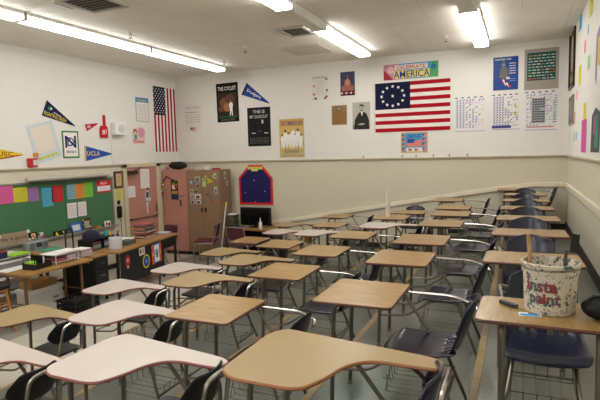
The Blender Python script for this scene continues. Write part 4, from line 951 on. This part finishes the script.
for y_, z_, w_, h_, l in [(9.62,1.72,.09,.17,'narrow card high on the side of the brown cabinet'),(9.70,1.58,.07,.11,'small card under the narrow one on the cabinet side')]:
    s = Sheet(w_, h_, '#bcb8b0', .0015); s.rect(.02,.03,w_-.02,h_-.05,'#807468')
    tag(s.done('photo', frame_M((-6.017, y_-.1, z_), (0,1,0), (0,0,1))), l, 'photo')
s = Sheet(1,1,'#e0c22e',.002,outline=[(0,0),(.17,.06),(.0,.13),(.02,.075),(.12,.065),(.02,.05)])
tag(s.done('pennant', on_cab(-6.345,1.64, -.1)), 'tiny yellow arrow-shaped pennant on the brown cabinet', 'pennant')
for x, z, c, l in [(-6.34,1.40,'#3f5a9a','blue'),(-6.24,1.35,'#6a5a9a','violet'),(-6.22,1.24,'#c23a4a','red'),(-6.36,1.80,'#d8c23a','yellow'),(-6.18,1.80,'#c9c04a','pale yellow'),(-6.26,1.79,'#6a8a4a','green')]:
    tag(MB().lathe([(.025,0),(.022,.008)], M=on_cab(x,z), n=12).build('magnet', flat(c,.5)), l+' round magnet on the brown cabinet', 'magnet', 'magnets on the brown cabinet')
# swag of decorations on the salmon cabinet
t = thing('door_wreath', 'red and green hanging decoration on the salmon cabinet', 'decoration', (-7.47, CY-.006, 1.28))
MB().tube([(-.08,-.012,.38),(.04,-.012,.52),(.26,-.012,.42)], .012, 6).build('cord', BLACK, t)
rn = random.Random(8)
for k in range(14):
    c = ['#b02a2e','#d8d2c8','#3f6a48','#c9a24a','#8a3a3a'][k%5]
    MB().ball((-.11+.02*(k%3)+.01*(k//5), -.04, .02+.028*k), .026, 0, (1,.7,1), 8, 6, .1).build('bauble', flat(c,.6), t)
s = Sheet(.20,.44,'#3a342c',.002); s.rect(.02,.02,.18,.12,'#2c3a5c'); s.rect(.02,.13,.18,.20,'#c4873a'); s.disc(.10,.32,.08,'#c98a3a',14); s.disc(.08,.28,.05,'#e0ddd6'); s.disc(.14,.3,.04,'#b03a30'); s.disc(.12,.38,.04,'#3f6a3c')
tag(s.done('poster', on_cab(-7.33,1.27)), 'orange and blue picture poster on the salmon cabinet', 'poster')
t = thing('duffel_bag', 'black duffel bag lying on top of the salmon cabinet', 'bag', (-7.27, 9.55, 1.956))
MB().ball((0,0,.085), .1, 0, (2.5,1.4,.9), 20, 12, .05).ball((.05,0,.11), .085, 0, (1.6,1.2,.85), 14, 10, .06).build('body', flat('#1c1d1c', .7, 0, .3), t, subsurf=1)
MB().tube([(-.12,-.1,.1),(-.08,-.13,.17),(.08,-.13,.17),(.12,-.1,.1)], .008, 6).build('handle', BLACK, t)
tag(MB().ball((-7.50,9.45,1.985), .035, 0, (1.3,1,.9), 10, 8, .08).build('cloth', flat('#c85a5a', .8)), 'small pink cloth bundle beside the black duffel bag', 'cloth')
for x, c, h_, l in [(-6.62,'#c9c2ba',.05,'low grey carton at the left on top of the brown cabinet'),(-6.38,'#d8d4cc',.07,'white carton in the middle on top of the brown cabinet'),(-6.18,'#a83a3c',.04,'red tin at the right on top of the brown cabinet')]:
    tag(MB().box(x-.07,9.40,1.9405,x+.07,9.55,1.94+h_).build('carton', flat(c,.6), bevel=.004), l, 'box')

# maroon chairs
def maroon():
    t = thing('stacking_chair', 'x', 'chair')
    MB().prism(round2([(-.22,-.22),(.22,-.22),(.22,.22),(-.22,.22)],.05,4), .43, .48).build('seat', MAROON, t, bevel=.015)
    MB().grid(lambda u, v: (.235+.05*v-.03*(2*u-1)**2, .2*(2*u-1), .54+.28*v), 8, 6).build('backrest', MAROON, t, solid=.035, subsurf=1)
    GR = flat('#9a9894', .35, .8)
    for s_ in (-1, 1):
        MB().tube(fillet([(-.23, s_*.215, 0), (-.20, s_*.215, .43), (.19, s_*.215, .43), (.30, s_*.215, .84)], .05), .011).build('side_frame', GR, t)
        MB().tube([(.16, s_*.215, .43), (.30, s_*.215, 0)], .011).build('leg', GR, t)
    MB().tube([(.298,-.215,.83),(.298,.215,.83)], .010).tube([(-.2,-.21,.425),(-.2,.21,.425)], .009).tube([(.235,-.215,.56),(.235,.215,.56)], .009).build('crossbar', GR, t)
    return t
m0 = maroon()
def setc(t, loc, rz, label): t.location = loc; t.rotation_euler = (0,0,rz); t['label'] = label; t['group'] = 'maroon stacking chairs'
setc(m0, (-6.10, 8.86, 0), .35, 'maroon padded chair in front of the brown photo cabinet')
setc(dup(m0), (-6.74, 8.22, 0), PI*.45, 'maroon padded chair tucked behind the teacher desk')
setc(dup(m0), (-5.12, 8.75, 0), -PI*.53, 'maroon padded chair in front of the black television')

# television corner
t = thing('media_stand', 'dark wooden media stand under the television', 'stand', (-5.22, 9.62, 0))
MB().prism(round2([(-.36,-.26),(.48,-.26),(.48,.26),(-.36,.26)],.03,2), .62, .65).build('table_top', WOODT, t)
MB().box(-.34,-.23,.0,-.31,.24,.62).box(.42,-.23,0,.45,.24,.62).box(-.31,.2,.1,.42,.22,.62).box(-.31,-.23,.3,.42,.2,.32).box(-.31,-.23,.04,.42,.2,.06).build('cabinet', flat('#2e2a26', .5), t)
t = thing('television', 'black flat television on the media stand', 'television', (-5.34, 9.68, .651))
MB().box(-.38,-.02,.04,.38,.04,.44).build('housing', BLACK, t, bevel=.008)
MB().box(-.355,-.024,.065,.355,-.0205,.415).build('screen', flat('#0c0d10', .15), t)
MB().box(-.12,-.09,0,.12,.09,.012).box(-.03,-.0,.012,.03,.03,.04).build('stand', BLACK, t)
t = thing('spray_bottle', 'white squeeze bottle standing in front of the television', 'bottle', (-5.10, 9.45, .651))
MB().lathe([(.035,0),(.037,.005),(.037,.14),(.015,.17),(.013,.185)], n=16).build('body', WHITE, t)
MB().lathe([(.012,.1851),(.004,.25)], n=10).build('nozzle', WHITE, t)
t = thing('storage_bin', 'grey bin with wooden lid left of the media stand', 'bin', (-5.55, 9.22, 0))
MB().prism(round2([(-.09,-.15),(.06,-.15),(.06,.15),(-.09,.15)],.03,3), 0, .58).build('body', flat('#6f6c5e', .6), t)
MB().prism(round2([(-.10,-.16),(.07,-.16),(.07,.16),(-.10,.16)],.03,3), .58, .605).build('lid', WOODT, t)
t = thing('letter_rack', 'grey wire letter rack with papers left of the television', 'rack', (-5.86, 9.60, 0))
MB().box(-.07,-.1,0,.07,.2,.64).build('base', flat('#3a3632', .6), t, bevel=.004)
m = MB()
for k in range(5): m.box(-.065,-.12,.66+.065*k,.075,.12,.668+.065*k)
m.box(-.065,.12,.641,.075,.128,.95); m.build('shelf', flat('#8f8f88', .4, .5), t)
MB().box(-.06,-.14,.9345,.11,.04,.955).build('papers', WHITE, t)
t = thing('dustpan', 'white long-handled dustpan leaning by the brown cabinet', 'dustpan', (-5.84, 9.02, 0))
MB().tube([(-.0,-.02,.12),(.06,.16,1.18)], .014, 8).build('handle', flat('#c9cbc8', .4), t)
MB().tube([(.06,.16,1.18),(.064,.172,1.25)], .015, 8).build('grip', flat('#c8c23a', .5), t)
MB().prism([(-.15,-.05),(.13,-.05),(.13,.03),(.03,.24),(-.03,.24),(-.15,.03)], 0, .02, M=frame_M((0,-.02,.02),(1,0,0),(0,.25,1))).build('pan', flat('#c9cbc8', .4), t)

# ================================================================== right wall
def rp(y0, y1, z0, z1, c, label, outline=None, cat='paper', name='paper_cutout'):
    w = abs(y1-y0); ymax = max(y0, y1); s = Sheet(w, z1-z0, c, .0015, outline=outline)
    return tag(s.done(name, on_right(ymax, z0)), label, cat)
t = thing('framed_poster', 'tall dark framed poster high on the right wall by the corner', 'poster', (XE-.001, 9.45, 3.22))
MB().box(-.03,-.42,0,0,.42,.03).box(-.03,-.42,.93,0,.42,.96).box(-.03,-.42,.03,0,-.385,.93).box(-.03,.385,.03,0,.42,.93).build('frame', flat('#1e1a16', .4), t)
s = Sheet(.77,.90,'#3c3428',.012); s.disc(.38,.5,.2,'#a89a78',16,.28); s.disc(.38,.72,.1,'#c9b896'); s.rect(.1,.06,.66,.18,'#8a7a58'); s.done('print', frame_M((0,.385,.03),(0,-1,0),(0,0,1)), t)
t = thing('framed_poster', 'grey framed poster on the right wall below the dark framed one', 'poster', (XE-.001, 9.40, 2.62))
MB().box(-.02,-.36,0,0,.36,.47).build('frame', flat('#8a857e', .5), t)
s = Sheet(.66,.41,'#6f6b68',.001); s.rect(.05,.05,.6,.36,'#8c8884'); s.rect(.05,.05,.3,.15,'#8e5a7a'); s.done('print', frame_M((-.0205,.33,.03),(0,-1,0),(0,0,1)), t)
for a_ in [(7.05,7.36,3.85,4.10,'#d8cc2a','large yellow paper triangle at the top of the right wall'),(8.22,8.54,3.93,4.14,'#3aa0d0','bright blue paper scrap high on the right wall'),(7.38,7.51,3.68,3.80,'#7fb4d4','pale blue scrap right of the bright blue one'),(9.0,9.22,3.79,4.0,'#e06a58','red-orange paper strip by the dark framed poster'),(7.65,7.82,3.50,3.66,'#e884a8','pink scrap left of the purple cut-out'),(7.17,7.41,3.22,3.39,'#9cc88a','pale green scrap left of the purple cut-out'),(8.14,8.46,3.14,3.42,'#d8cc30','yellow paper strip halfway up the right wall'),(9.12,9.0,3.28,3.47,'#d4c83c','small yellow strip touching the dark framed poster'),(8.52,8.80,2.96,3.10,'#ecb0bc','faint pink scrap below the yellow strips'),(7.45,7.70,2.62,2.83,'#d8cc2a','yellow strip standing on the magenta sheet'),(8.98,8.80,2.62,2.80,'#e88a50','orange scrap beside the grey framed poster'),(8.98,8.8,2.34,2.5,'#b4c8a0','pale green scrap low near the corner'),(8.47,8.65,2.36,2.48,'#7cb8dc','light blue scrap left of the magenta sheet'),(6.42,6.55,2.30,2.45,'#58b090','teal scrap over the dark grey cut-out')]:
    rp(*a_)
rp(7.32,7.88,2.19,2.62,'#c8509a','large magenta sheet low on the right wall')
s = Sheet(1,1,'#9c86b4',.002,outline=[(0,.1),(.1,0),(.14,.3),(.5,.1),(.55,.5),(.25,.62),(.05,.55)]); s.poly([(.16,.2),(.5,.2),(.5,.5),(.2,.5)],'#d4c648')
tag(s.done('paper_cutout', on_right(6.66,2.95)), 'purple and yellow paper cut-out at the right edge of the photo', 'paper')
s = Sheet(1,1,'#4a4c4a',.002,outline=[(0,0),(.7,0),(.74,.42),(.35,.50),(.05,.42)]); s.poly([(.3,.05),(.6,.05),(.58,.4),(.4,.42)],'#3a8a78'); s.poly([(.2,.2),(.32,.2),(.36,.4),(.24,.42)],'#c4508c')
tag(s.done('paper_cutout', on_right(6.86,2.20)), 'dark grey figure-shaped cut-out right of the magenta sheet', 'paper')

# ================================================================== camera, world, colour
cam = bpy.data.cameras.new('camera'); co = bpy.data.objects.new('camera', cam); COL.objects.link(co)
R = Matrix(((.91611594, -.01599693, .40059415), (.40019187, .09640986, -.91134604), (-.02404248, .99521316, .09472445)))
co.matrix_world = Matrix.Translation((0, 0, EYE)) @ R.to_4x4()
cam.sensor_width = 36; cam.lens = 501/600*36; cam.clip_start = .05
sc = bpy.context.scene; sc.camera = co
wd = bpy.data.worlds.new('world'); sc.world = wd; wd.use_nodes = True
wd.node_tree.nodes['Background'].inputs[0].default_value = (.5, .55, .6, 1); wd.node_tree.nodes['Background'].inputs[1].default_value = .3
sc.view_settings.view_transform = 'Standard'; sc.view_settings.look = 'None'; sc.view_settings.gamma = 1; sc.view_settings.exposure = .75
